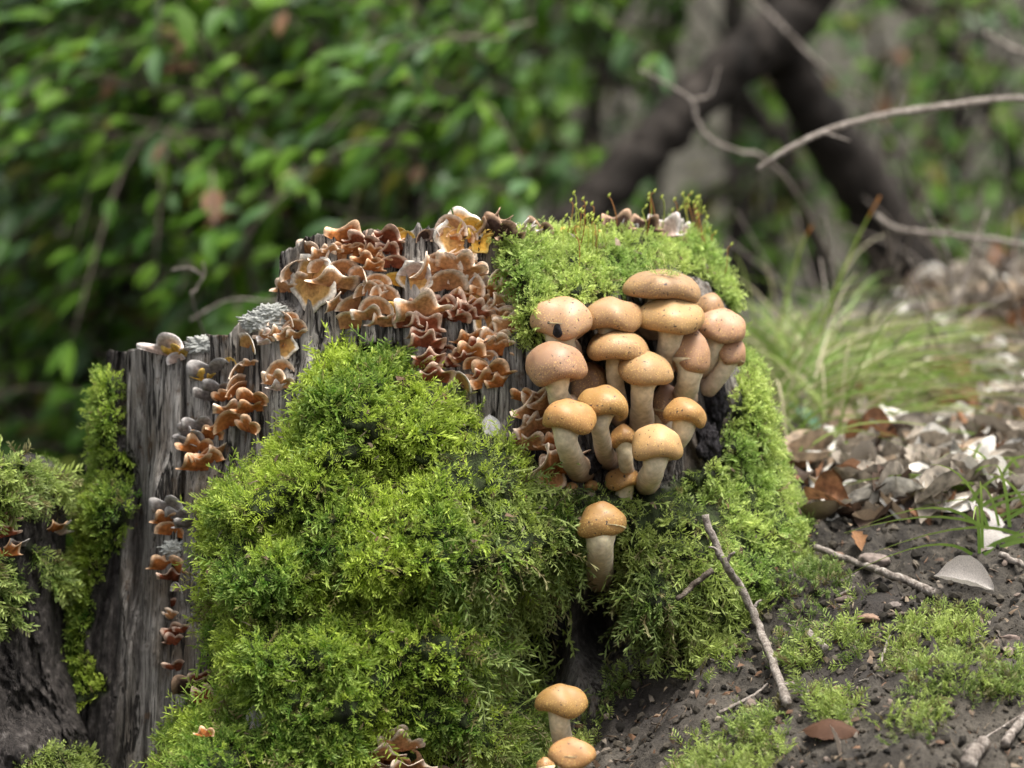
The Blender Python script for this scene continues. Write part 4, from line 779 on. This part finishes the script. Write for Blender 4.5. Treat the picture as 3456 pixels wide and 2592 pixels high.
# soil crumbs and grit
def crumb_templates():
    T = []; import bmesh
    for k in range(4):
        bm = bmesh.new(); bmesh.ops.create_icosphere(bm, subdivisions=1, radius=1.0); V = np.array([v.co[:] for v in bm.verts]); F = np.array([[v.index for v in f.verts] for f in bm.faces]); bm.free()
        V = V * (1 + .45 * vnoise(V * 1.3 + k * 9))[:, None] * np.array([1, .8, .65]); T.append((V, F))
    return T
CT = crumb_templates()
acc = Acc(); n = 15000
P, N = surf_sample(GV, GF, ((GX.ravel() > -.05) & (GX.ravel() < .55) & (GY.ravel() > -.40) & (GY.ravel() < .34)).astype(float), 20000)
n = len(P); R = xyz_mats(N * np.sign(N[:, 2:3]) + rng.normal(size=(n, 3)) * .4, rng.uniform(0, 6.28, n)); S = .0007 + .0042 * rng.random(n) ** 5; tid = rng.integers(0, 4, n)
shade = rng.random(n); CC = np.array([.032, .027, .0205]) * np.exp(rng.normal(size=(n, 1)) * .55); CC[shade > .96] = np.array([.20, .155, .125])
for t in range(4):
    s = tid == t; V, F = instance_np(CT[t][0], CT[t][1], R[s], S[s], P[s] + np.array([0, 0, 1]) * (S[s] * .3)[:, None]); acc.add(V, F, np.repeat(CC[s], len(CT[t][0]), 0))
tag(ob('soil_crumbs', acc.mesh('soil_crumbs', M['crumb'])), 'loose crumbs of dark soil and grit on the slope', 'soil', kind='stuff')
for (px, py, r_, c, lb) in ((875, 562, .009, (.17, .135, .115), 'flat tan stone above the bent grey twig'), (838, 556, .005, (.17, .11, .08), 'reddish stone chip beside the bent twig'), (895, 606, .005, (.15, .125, .11), 'grey-brown stone chip below the bent twig'), (868, 620, .006, (.20, .13, .09), 'brown clod left of the round moss patch'), (1010, 640, .007, (.16, .12, .10), 'dark clod right of the round moss patch'), (760, 600, .008, (.03, .025, .025), 'black clod under the ground moss'), (845, 600, .005, (.16, .12, .10), 'small clod under the bent twig'), (610, 668, .006, (.03, .03, .032), 'black pebble above the charcoal soil')):
    lump('stone', px, py, r_ * 1.15, r_ * .8, r_ * .5, M['crumb'], lb, 'stone', px, 3, .9, c, .5, 'g', 1.1)

# plant scraps caught in soil and moss
acc = Acc()
fV = np.array([(-.5, 0, 0), (.5, 0, .1), (.4, 1, .35), (-.35, 1, .1), (0, 2, .0)]); fF = np.array([[0, 1, 2], [0, 2, 3], [3, 2, 4]])
for V_, F_, sel, dens, sg in ((GV, GF, ((GX.ravel() > -.05) & (GX.ravel() < .55) & (GY.ravel() > -.40) & (GY.ravel() < .40)).astype(float), 7000, 1), (SV, SF, np.concatenate([at_main['moss']]) * (SV[:, 1] < .2), 1300, SRC[2])):
    P, N = surf_sample(V_, F_, sel, dens); N = N * sg; n = len(P)
    tang = np.cross(N, rng.normal(size=(n, 3))); R = xyz_mats(tang, rng.uniform(0, 6.28, n)); Rm = np.stack([np.cross(tang, N), tang, N], -1); Rm /= np.linalg.norm(Rm, axis=1)[:, None]
    thin = rng.random(n) < .55; S = rng.uniform(.0012, .0042, n); T_ = rng.uniform(.004, .009, n)
    cs = np.array([(.16, .11, .07), (.24, .18, .12), (.10, .06, .035), (.14, .075, .04), (.16, .13, .10)])[rng.integers(0, 5, n)]
    Rm = Rm * np.where(thin[:, None, None], np.stack([np.full(n, .0006), T_ * .5, np.full(n, .002)], 1)[:, None, :], S[:, None, None])
    V, F = instance_np(fV, fF, Rm, np.ones(n), P + N * (.002 if sg == 1 and dens == 7000 else .009)); acc.add(V, F, np.repeat(cs, 5, 0))
tag(ob('plant_debris', acc.mesh('plant_debris', M['dead'])), 'crumbled leaf flakes and needles scattered over soil and moss', 'debris', kind='stuff')

# ------------------------------------------------------------------ dead leaves
def leaf_mesh(name, mat, seed, curl, lobed, col=None, L=1.0, Wd=.52, nl=11, nw=5):
    rr = random.Random(seed); V = []
    for i in range(nl):
        t = i / (nl - 1); w = Wd / 2 * math.sin(math.pi * min(1, t * 1.02 + .02)) ** .75
        if lobed: w *= 1 + .22 * math.sin(t * 6.28 * 3.5 + seed)
        for j in range(nw):
            s = (j / (nw - 1)) * 2 - 1
            x = s * w; z = abs(s) ** 1.6 * w * curl[0] + .10 * L * curl[1] * math.sin(t * 3.1) + curl[2] * t * t * .35 + rr.uniform(-.02, .02) * abs(curl[0])
            V.append((x * (1 - .25 * abs(curl[0]) * abs(s)), (t - .0) * L * (1 - .1 * abs(curl[2])), z))
    F = gridfaces(nl, nw); c = None
    if col is not None:
        V_ = np.array(V); c = np.array(col)[None] * (1 - .25 * (np.abs(V_[:, 0:1]) < .02))
    return mesh_np(name, V, F, mat, c, smooth=True)
DC = dict(grey=(.30, .255, .20), tan=(.36, .27, .185), rust=(.25, .12, .06), pale=(.59, .555, .49), brown=(.085, .055, .038))
DM = {}
for ci, (cn, cc) in enumerate(DC.items()):
    DM[cn] = [leaf_mesh('dead_leaf', M['dead'], ci * 10 + k, (random.uniform(.4, 1.3) * random.choice((-1, 1, -1)), random.uniform(-1.8, 1.8), random.uniform(-.9, .9)), k % 2 == 0, cc, Wd=.42 + .07 * k) for k in range(6)]
CW = dict(grey='curled grey', tan='dry tan', rust='rusty brown', pale='bleached whitish', brown='dark brown')
cand = []
while len(cand) < 1500:
    px, py = random.uniform(740, 1075), random.uniform(255, 545)
    if py > 520 and random.random() < .8: continue
    if px < np.interp(py, [255, 330, 420, 545], [960, 900, 800, 850]) + random.uniform(-25, 25): continue
    r = hit(px, py, 'g'); p = r[0]
    if p.y < .12 or p.y > 2.0: continue
    cand.append((p, Vector((random.gauss(0, .12), -.2, 1.0)).normalized()))
def leaf_matrix(p, n, L, lift):
    ax = Vector(n) + Vector((random.gauss(0, .30), random.gauss(0, .30), 0)); z = ax.normalized(); a = random.uniform(0, 6.28)
    x = Vector((math.cos(a), math.sin(a), 0)); x = (x - z * x.dot(z)).normalized(); y = z.cross(x)
    m = Matrix((x, y, z)).transposed().to_4x4() @ Matrix.Scale(L, 4); m.translation = p + n * lift - (y * L * .5); return m
cand.sort(key=lambda c: c[0].y)
stuff = []
for i, (p, n) in enumerate(cand):
    cn = random.choices(list(DC), [.25, .26, .10, .27, .12])[0]; me = random.choice(DM[cn]); L = random.uniform(.026, .056); m = leaf_matrix(p, n, L, random.uniform(.001, .008))
    if i < 1500 and i % 5 == 0 and i // 5 < 290:
        o = ob('dead_leaf', me); o.matrix_world = m; zl = 'beside the bare soil' if p.y < .3 else ('near the grass tuft' if p.x < .26 + .1 * p.y else ('under the dead branches' if p.y > .75 else 'in the middle of the litter')); sh = 'lobed' if me in DM[cn][::2] else 'smooth-edged'
        tag(o, '%s %s dead leaf lying %s' % (CW[cn], sh, zl), 'leaf', '%s %s dead leaves %s' % (cn, sh, zl))
    else: stuff.append((cn, me, m))
acc = Acc()
for cn, me, m in stuff:
    V = np.array([v.co[:] for v in me.vertices]); F = gridfaces(11, 5); Mx = np.array(m); acc.add(V @ Mx[:3, :3].T + Mx[:3, 3], F, DC[cn])
tag(ob('leaf_litter', acc.mesh('leaf_litter', M['dead'], True)), 'deep mat of grey and brown leaf litter on the slope', 'leaf litter', kind='stuff')
def one_leaf(px, py, L, col, curl, lobed, label, rz, tilt, lift=.004, Wd=.6, mat='dead', what='all', roll=0.0):
    p, n = hit(px, py, what); me = leaf_mesh('fallen_leaf', M[mat], px, curl, lobed, col, Wd=Wd, nl=17, nw=9); o = ob('fallen_leaf', me)
    m = Matrix.Rotation(rz, 4, 'Z') @ Matrix.Rotation(tilt, 4, 'X') @ Matrix.Rotation(roll, 4, 'Y') @ Matrix.Scale(L, 4) @ Matrix.Translation((0, -.5, 0)); m.translation += p + n * lift; o.matrix_world = m; tag(o, label, 'leaf'); return o
one_leaf(968, 592, .042, (.58, .53, .48), (.9, .9, .4), False, 'white curled dead leaf at the end of the bent twig', 1.35, .12, .010, .7, roll=-.75)
one_leaf(835, 735, .040, (.10, .045, .022), (-.8, 1.5, -.6), False, 'dark glossy brown leaf crumpled on the lower soil', 1.1, .2, .008, .75)
one_leaf(836, 748, .022, (.42, .34, .27), (.6, .4, .2), False, 'narrow grey bark-like leaf scrap under the dark glossy leaf', 1.5, 1.2, .008, .4)
one_leaf(1000, 540, .050, (.46, .42, .38), (-1.0, .8, -.5), False, 'pale rolled leaf at the upper edge of the bare soil', 1.4, .5, .006)
one_leaf(858, 545, .02, (.32, .16, .07), (.6, .4, .2), True, 'small orange-brown leaf scrap beside the flat tan stone', .3, .7)
one_leaf(487, 432, .018, (.52, .50, .49), (.5, .6, .3), False, 'small grey leaf scrap caught between mound and mushrooms', .2, 1.2, .004, .8)
one_leaf(258, 727, .020, (.52, .50, .46), (.3, .4, .2), False, 'grey heart-shaped leaf scrap caught in the lower moss', 2.8, 1.3, .006, .8)
one_leaf(850, 383, .052, (.16, .30, .20), (.3, .5, .3), False, 'broad blue-green leaf among the grass by the litter', 1.0, 1.0, .012, .6)
one_leaf(812, 403, .040, (.66, .64, .58), (.4, .5, .3), False, 'whitish leaf lying under the grass tuft', 1.9, .8, .012, .55)
one_leaf(800, 432, .040, (.13, .27, .17), (.3, .5, .3), False, 'teal green leaf close to the mossy flank', .9, .6, .010, .6)
one_leaf(962, 500, .03, (.16, .26, .03), (.3, .5, .3), True, 'bright green leaflet among the litter', .6, 1.0, .010, .8)
one_leaf(990, 525, .045, (.48, .44, .41), (-.6, .8, -.4), False, 'large whitish leaf below the bright green leaflet', .9, .7, .010, .5)
one_leaf(1016, 452, .05, (.55, .36, .18), (.9, .8, .6), True, 'apricot coloured dry leaf at the litter edge', 1.7, .9, .012, .8)

# ------------------------------------------------------------------ grass
acc = Acc()
def blade(acc, p, d, L, w, bend, c0, c1):
    d = np.array(d, float); d /= np.linalg.norm(d); t = np.linspace(0, 1, 9)[:, None]
    pts = np.array(p) + d * L * t + np.array([d[0] * 1.2, d[1], -1.0]) * bend * L * t ** 2.2
    s = np.cross(d, [0, 1, .2]); s /= np.linalg.norm(s) + 1e-9; ww = w * (1 - t ** 2) + .0002
    V = np.concatenate([pts - s * ww, pts + s * ww + np.array([0, .4, 0]) * ww]); F = [[i, i + 1, 10 + i, 9 + i] for i in range(8)]
    acc.add(V, F, np.concatenate([np.array(c0) * (1 - t) + np.array(c1) * t] * 2))
for i in range(760):
    px = random.gauss(800, 32); py = random.gauss(400, 24)
    if px < 752: continue
    p = hit(px, py, 'g')[0]; a = random.gauss(.55, .9); g = random.random()
    c = (.15, .235, .04) if g < .5 else ((.25, .31, .085) if g < .75 else (.36, .32, .19))
    blade(acc, p, (math.sin(a), random.gauss(0, .4), .75), random.uniform(.07, .19), random.uniform(.0004, .0009), random.uniform(.3, .85), c, tuple(x * 1.25 for x in c))
for i in range(46):
    px, py = random.uniform(960, 1040), random.uniform(470, 560); p = hit(px, py, 'g')[0]; a = random.gauss(.3, .7)
    blade(acc, p, (math.sin(a), -.2, .6), random.uniform(.05, .10), random.uniform(.0007, .0013), random.uniform(.3, .9), (.14, .24, .04), (.25, .32, .08))
tag(ob('grass', acc.mesh('grass', M['grass'])), 'tuft of fine arching green grass behind the stump flank', 'grass', kind='stuff')
for (pts, lb) in (([(775, 372), (781, 320), (800, 250), (812, 226)], 'tall grass blade with orange tip rising beside the stump flank'), ([(800, 400), (832, 300), (858, 238), (880, 196)], 'tall grass blade with dry red tip beyond the grass tuft')):
    p0 = hit(*pts[0], 'g')[0]; path = smooth_path([np.array(p0)] + [np.array(wpt(a, b, p0.y)) for a, b in pts[1:]], 16); t = np.linspace(0, 1, 16); V, F = tube(path, .0017 * (1 - t) + .0004, 5)
    C = np.where((np.concatenate([np.repeat(t, 5), [0, 1]]) > .80)[:, None], np.array([[.48, .20, .03]]), np.array([[.22, .30, .04]])); o = ob('grass_blade', mesh_np('grass_blade', V - path[0], F, M['grass'], C, smooth=True), None, path[0]); tag(o, lb, 'grass')

# ------------------------------------------------------------------ dead branches hanging over the slope
def branch(name, pts, r0, r1, mat, label, sides=(), cat='branch', group=None):
    """pts = (px,py,Y); last point is carried on down to the ground out of the picture when ground=True"""
    P = np.array([np.array(wpt(*q_)) for q_ in pts]); n = 8 * len(P); path = smooth_path(P, n); o0 = path[-1].copy()
    V, F = tube(path, np.linspace(r0, r1, n), 7, .22, pts[0][0]); root = empty(name, Vector(o0), label, cat, group); ob('stem', mesh_np(name, V - o0, F, mat, smooth=True), root)
    for sp, ra in sides:
        Q = smooth_path([np.array(wpt(*q_)) for q_ in sp], 5 * len(sp)); V, F = tube(Q, np.linspace(ra, ra * .5, len(Q)), 5, .2); ob('side_twig', mesh_np('side_twig', V - o0, F, mat, smooth=True), root)
    return root
branch('dead_branch', [(757, 170, .55), (787, 150, .55), (824, 132, .56), (880, 116, .58), (949, 106, .6), (1030, 99, .62), (1120, 120, .66), (1210, 190, .7), (1260, 330, .75)], .0020, .0040, M['twig'], 'long arching grey dead branch reaching over the slope', [([(824, 133, .56), (838, 137, .55), (850, 141, .55)], .0012), ([(900, 112, .59), (905, 96, .59)], .0012)])
branch('dead_branch', [(639, 70, .9), (671, 86, .9), (692, 101, .9), (697, 120, .9), (712, 140, .9), (740, 152, .9), (763, 158, .95), (800, 200, 1.1), (850, 300, 1.3)], .0014, .0024, M['twig'], 'thin crooked dead branch in front of the leaning trunks', [([(690, 100, .9), (705, 98, .9), (712, 92, .9), (719, 68, .9)], .0018), ([(645, 72, .9), (655, 60, .9)], .001)])
branch('dead_branch', [(875, 215, .8), (898, 229, .8), (940, 234, .82), (977, 238, .82), (1026, 246, .85), (1100, 270, .9), (1180, 330, .9)], .0022, .0030, M['twig'], 'pale wavy dead branch above the litter', [([(940, 234, .82), (955, 225, .82)], .001)])
branch('dead_branch', [(748, -6, 1.4), (770, 14, 1.4), (795, 40, 1.4), (830, 75, 1.5), (870, 110, 1.6), (905, 160, 1.7), (940, 260, 1.9)], .0020, .0026, M['twig'], 'thin pale branch descending past the trunk fork', [([(795, 40, 1.4), (812, 58, 1.4)], .002)])
branch('dead_branch', [(985, 32, 1.2), (1010, 48, 1.2), (1040, 62, 1.2), (1110, 140, 1.2), (1150, 320, 1.2)], .0026, .0034, M['twig'], 'pale twig hooking in near the hanging pale leaf')
branch('dead_branch', [(172, 270, .5), (190, 268, .5), (204, 276, .5), (203, 262, .5)], .0010, .0006, M['twig'], 'thin hooked dry stalk left of the pink brackets', [([(204, 276, .5), (196, 290, .5), (194, 305, .5), (230, 420, .6), (240, 600, .7)], .0009)])
branch('dead_branch', [(190, 320, .7), (230, 300, .7), (270, 302, .7), (300, 308, .7), (330, 420, .75)], .0009, .0009, M['twig'], 'hair-thin dry stalk crossing behind the stump step')
for i in range(54):
    x0, y0 = random.uniform(800, 1050), random.uniform(270, 400); a = random.uniform(-1.0, 1.0); L = random.uniform(60, 190); Y = random.uniform(.8, 1.6)
    p = hit(x0, y0, 'g')[0]; b = np.array(p) - np.array([0, 0, .01]); s = (2.5 + p.y) / 2.5 / K
    tip = b + np.array([math.sin(a) * L * s, random.uniform(-.1, .1), math.cos(a) * L * s]); mid = (b + tip) / 2 + np.array([random.uniform(-.02, .02), 0, random.uniform(0, .02)])
    path = smooth_path([b, mid, tip], 10); V, F = tube(path, np.linspace(.0017, .0007, 10), 5, .2); o = ob('dry_stalk', mesh_np('dry_stalk', V - b, F, M[random.choice(['twig', 'twig', 'dtwig'])], smooth=True), None, Vector(b)); w1 = 'tilting towards the stump' if a < -.3 else ('tilting away from the stump' if a > .3 else 'standing upright'); w2 = 'long' if L > 105 else 'short'; tag(o, '%s thin dry stalk %s on the litter slope' % (w2, w1), 'stalk', '%s dry stalks %s' % (w2, w1))

# ------------------------------------------------------------------ leaning tree: two dark stems that meet
def stemmesh(name, pts, r, mat, o0, parent, ns=16, bump=.18):
    P = [np.array(wpt(*q_)) for q_ in pts]; n = 10 * len(P); path = smooth_path(P, n); V, F = tube(path, np.interp(np.linspace(0, 1, n), np.linspace(0, 1, len(r)), r), ns, bump, pts[0][0]); return ob(name, mesh_np(name, V - o0, F, mat, smooth=True), parent)
o0 = np.array(wpt(940, 400, 2.0)); tree = empty('leaning_tree', Vector(o0), 'dark leaning tree whose two stems meet above the slope', 'tree')
stemmesh('trunk', [(985, 470, 2.0), (930, 320, 1.95), (880, 215, 1.9), (832, 140, 1.85), (795, 75, 1.82), (782, 20, 1.8), (800, -70, 1.8), (840, -200, 1.8)], [.044, .042, .036, .032, .029, .027, .027, .027], M['bark'], o0, tree)
stemmesh('branch', [(835, -40, 1.78), (800, 10, 1.78), (752, 52, 1.76), (700, 95, 1.74), (650, 145, 1.72), (600, 195, 1.7), (545, 250, 1.68), (480, 340, 1.65), (430, 560, 1.62)], [.028, .029, .030, .029, .027, .026, .025, .025, .025], M['bark'], o0, tree)
for k, (pts, r_, lb) in enumerate((([(735, 480, 3.2), (738, 300, 3.2), (736, 120, 3.2), (728, -60, 3.2)], .022, 'slim dark sapling between the stems of the leaning tree'), ([(850, 440, 2.9), (800, 190, 2.9), (752, 110, 2.9), (735, 90, 2.9)], .018, 'thin dark stem slanting beneath the leaning tree'), ([(1010, 420, 4.2), (925, 250, 4.2), (922, 100, 4.2), (918, -60, 4.2)], .02, 'grey sapling stem beyond the slope'), ([(978, 430, 3.8), (960, 300, 3.8), (952, 60, 3.8), (955, -60, 3.8)], .024, 'dark sapling stem behind the arching branch'), ([(1090, 300, 3.4), (960, 60, 3.4), (900, 0, 3.4), (860, -60, 3.4)], .016, 'dark slanting sapling near the top of the slope'))):
    o0 = np.array(wpt(*pts[0])); t_ = empty('sapling', Vector(o0), lb, 'sapling'); stemmesh('trunk', pts, [r_, r_ * .9, r_ * .8, r_ * .6], M['bark'] if k != 2 else M['dtwig'], o0, t_, 10)
for k, (pts, r_, lb) in enumerate((([(380, -10, 2.6), (430, 20, 2.6), (470, 38, 2.6), (540, 55, 2.7), (600, 75, 2.8), (690, 110, 2.9)], .012, 'dark thin bough crossing the green leaves'), ([(285, -20, 2.3), (288, 20, 2.3), (286, 45, 2.3), (296, 100, 2.4), (300, 700, 2.6)], .014, 'short dark bough among the bush leaves'), ([(560, 262, 3.0), (640, 240, 3.0), (720, 190, 3.0), (790, 120, 3.1)], .014, 'dim bough behind the leaning branch'))):
    o0 = np.array(wpt(*pts[0])); t_ = empty('bough', Vector(o0), lb, 'branch'); stemmesh('stem', pts, [r_, r_ * .8], M['bark'], o0, t_, 8)

# ------------------------------------------------------------------ leafy bushes behind
LM = {}
for cn in ('green', 'deep', 'sheen', 'yellow', 'brown'):
    LM[cn] = [leaf_mesh('bush_leaf', M[cn], k, (random.uniform(.15, .5), random.uniform(-.6, .9), random.uniform(-.7, -.1)), False, None, Wd=.36 + .08 * k, nl=4, nw=3) for k in range(3)]
LVc = {me.name: np.array([v.co[:] for v in me.vertices]) for l in LM.values() for me in l}
MSL = [M[c] for c in ('green', 'deep', 'sheen', 'yellow', 'brown')]
def bush(label, px, Y, height, spread, nst, ntw, nlf, lsize, weights, lean=(-.75, -.4), obj_leaves=200, lowpy=None):
    base = wpt(px, 384, Y); base.z = float(ground_z(np.array([base.x]), np.array([Y]), False)[0]) - .02; b0 = np.array(base)
    root = empty('leafy_bush', base, label, 'bush', None); acc = Acc(); leaves = []
    for s in range(nst):
        a = random.uniform(0, 6.28); sp = spread * random.uniform(.3, 1.0); top = np.array([math.cos(a) * sp, math.sin(a) * sp * .6, height * random.uniform(.75, 1.1)])
        path = smooth_path([np.zeros(3), top * np.array([.3, .3, .5]), top * np.array([.75, .75, .85]), top + np.array([top[0] * .25, 0, -.02])], 22)
        V, F = tube(path, np.linspace(.006, .002, 22), 6, .2); ob('stem', mesh_np('bush_stem', V, F, M['bark'], smooth=True), root)
        for k in range(ntw):
            i = random.randint(3, 21); p = path[i]; d = np.array([random.gauss(lean[0] * .6, .8), random.gauss(-.35, .55), random.gauss(.0, .4)]); d /= np.linalg.norm(d); L = random.uniform(.14, .34)
            tw = smooth_path([p, p + d * L * .5 + np.array([0, 0, .02]), p + d * L + np.array([0, 0, -.05])], 8); V, F = tube(tw, np.linspace(.0022, .0009, 8), 4); acc.add(V, F, None, 5)
            for q_ in range(nlf):
                t = (q_ + .6) / nlf; pt = tw[min(7, int(t * 8))]; sd = 1 if q_ % 2 else -1; sdv = np.cross(d, [0, 0, 1]) * sd
                ld = d * .55 + sdv * .6 + np.array([lean[0], -.15, lean[1] - .25]) + np.random.default_rng(random.randint(0, 10 ** 9)).normal(size=3) * .28; leaves.append((pt, ld / np.linalg.norm(ld), random.uniform(.6, 1.15) * lsize * .95))
    names = ('green', 'deep', 'sheen', 'yellow', 'brown'); rec = []
    for pt, ld, L in leaves:
        wp = pt + b0; pr = project(wp[None])[0]; vis = -20 < pr[0] < 1044 and -20 < pr[1] < 520
        rec.append((vis, wp[1], pt, ld, L))
    rec.sort(key=lambda r: (not r[0], r[1])); ci = {c: i for i, c in enumerate(names)}
    for i, (vis, _, pt, ld, L) in enumerate(rec):
        w_ = list(weights); cn = random.choices(names, w_)[0]; me = random.choice(LM[cn])
        y = Vector(ld); z = Vector((random.gauss(.0, .35), random.gauss(-.45, .35), 1.0)); z = (z - y * z.dot(y)).normalized(); x = y.cross(z)
        m = Matrix((x, y, z)).transposed()
        if vis and i < obj_leaves:
            o = bpy.data.objects.new('leaf', me); COL.objects.link(o); o.parent = root; mm = (m * L).to_4x4(); mm.translation = Vector(pt); o.matrix_basis = mm
        else: acc.add(LVc[me.name] @ (np.array(m) * L).T + pt, gridfaces(4, 3), None, ci[cn])
    acc.F = [quads2tris(f) if f.shape[1] == 4 else f for f in acc.F]; acc.M = [np.repeat(m_[:1], len(f)) for m_, f in zip(acc.M, acc.F)]
    fo = ob('foliage', acc.mesh('foliage', MSL + [M['dtwig']], True), root); fo['kind'] = 'stuff'
    return root
WG, WB, WY, WR = (.55, .25, .16, .03, .01), (.48, .24, .18, .05, .05), (.48, .18, .10, .17, .07), (.52, .30, .08, .08, .02)
bush('green bush with reddish withered leaves furthest from the slope', 60, 1.7, 1.35, .50, 8, 26, 12, .052, WB)
bush('yellowing leafy bush rising behind the low broken stump', 0, 2.3, 1.6, .55, 8, 26, 12, .058, WY)
bush('dark leafy bush standing behind the grey wood edge', 190, 2.0, 1.45, .5, 9, 26, 12, .054, WG)
bush('lush green bush behind the stepped rim', 300, 1.5, 1.2, .42, 8, 26, 12, .046, WG)
bush('dense green bush behind the pink bracket cluster', 400, 2.0, 1.5, .5, 9, 26, 12, .054, WG)
bush('tall green bush just left of the leaning branch', 500, 2.7, 1.7, .55, 9, 26, 12, .058, WG)
bush('broad deep green bush further up the bank', 330, 3.0, 1.9, .75, 9, 28, 12, .058, WG)
bush('broad mixed green bush further up the bank behind the broken stump', 80, 3.1, 1.9, .75, 9, 28, 12, .058, WB)
bush('green bush with large leaves behind the leaning branch', 630, 3.3, 1.8, .6, 8, 14, 9, .066, WR)
bush('sparse fresh green bush between the leaning stems', 760, 3.4, 1.7, .6, 6, 10, 9, .056, WR, (-.1, -.3))
bush('sparse yellow-green bush behind the arching dead branch', 930, 3.6, 1.8, .6, 7, 11, 9, .056, (.5, .22, .08, .16, .04), (-.1, -.3))
bush('thin green bush at the far end of the slope', 1060, 3.0, 1.7, .5, 6, 10, 9, .052, WR, (-.1, -.3))
bush('low green bush behind the grass tuft', 850, 2.9, .75, .55, 7, 10, 9, .05, WR, (-.1, -.2))
bush('low leafy bush in the shade behind the broken stump', 90, 1.5, .60, .42, 8, 12, 10, .048, (.45, .35, .15, .02, .03))
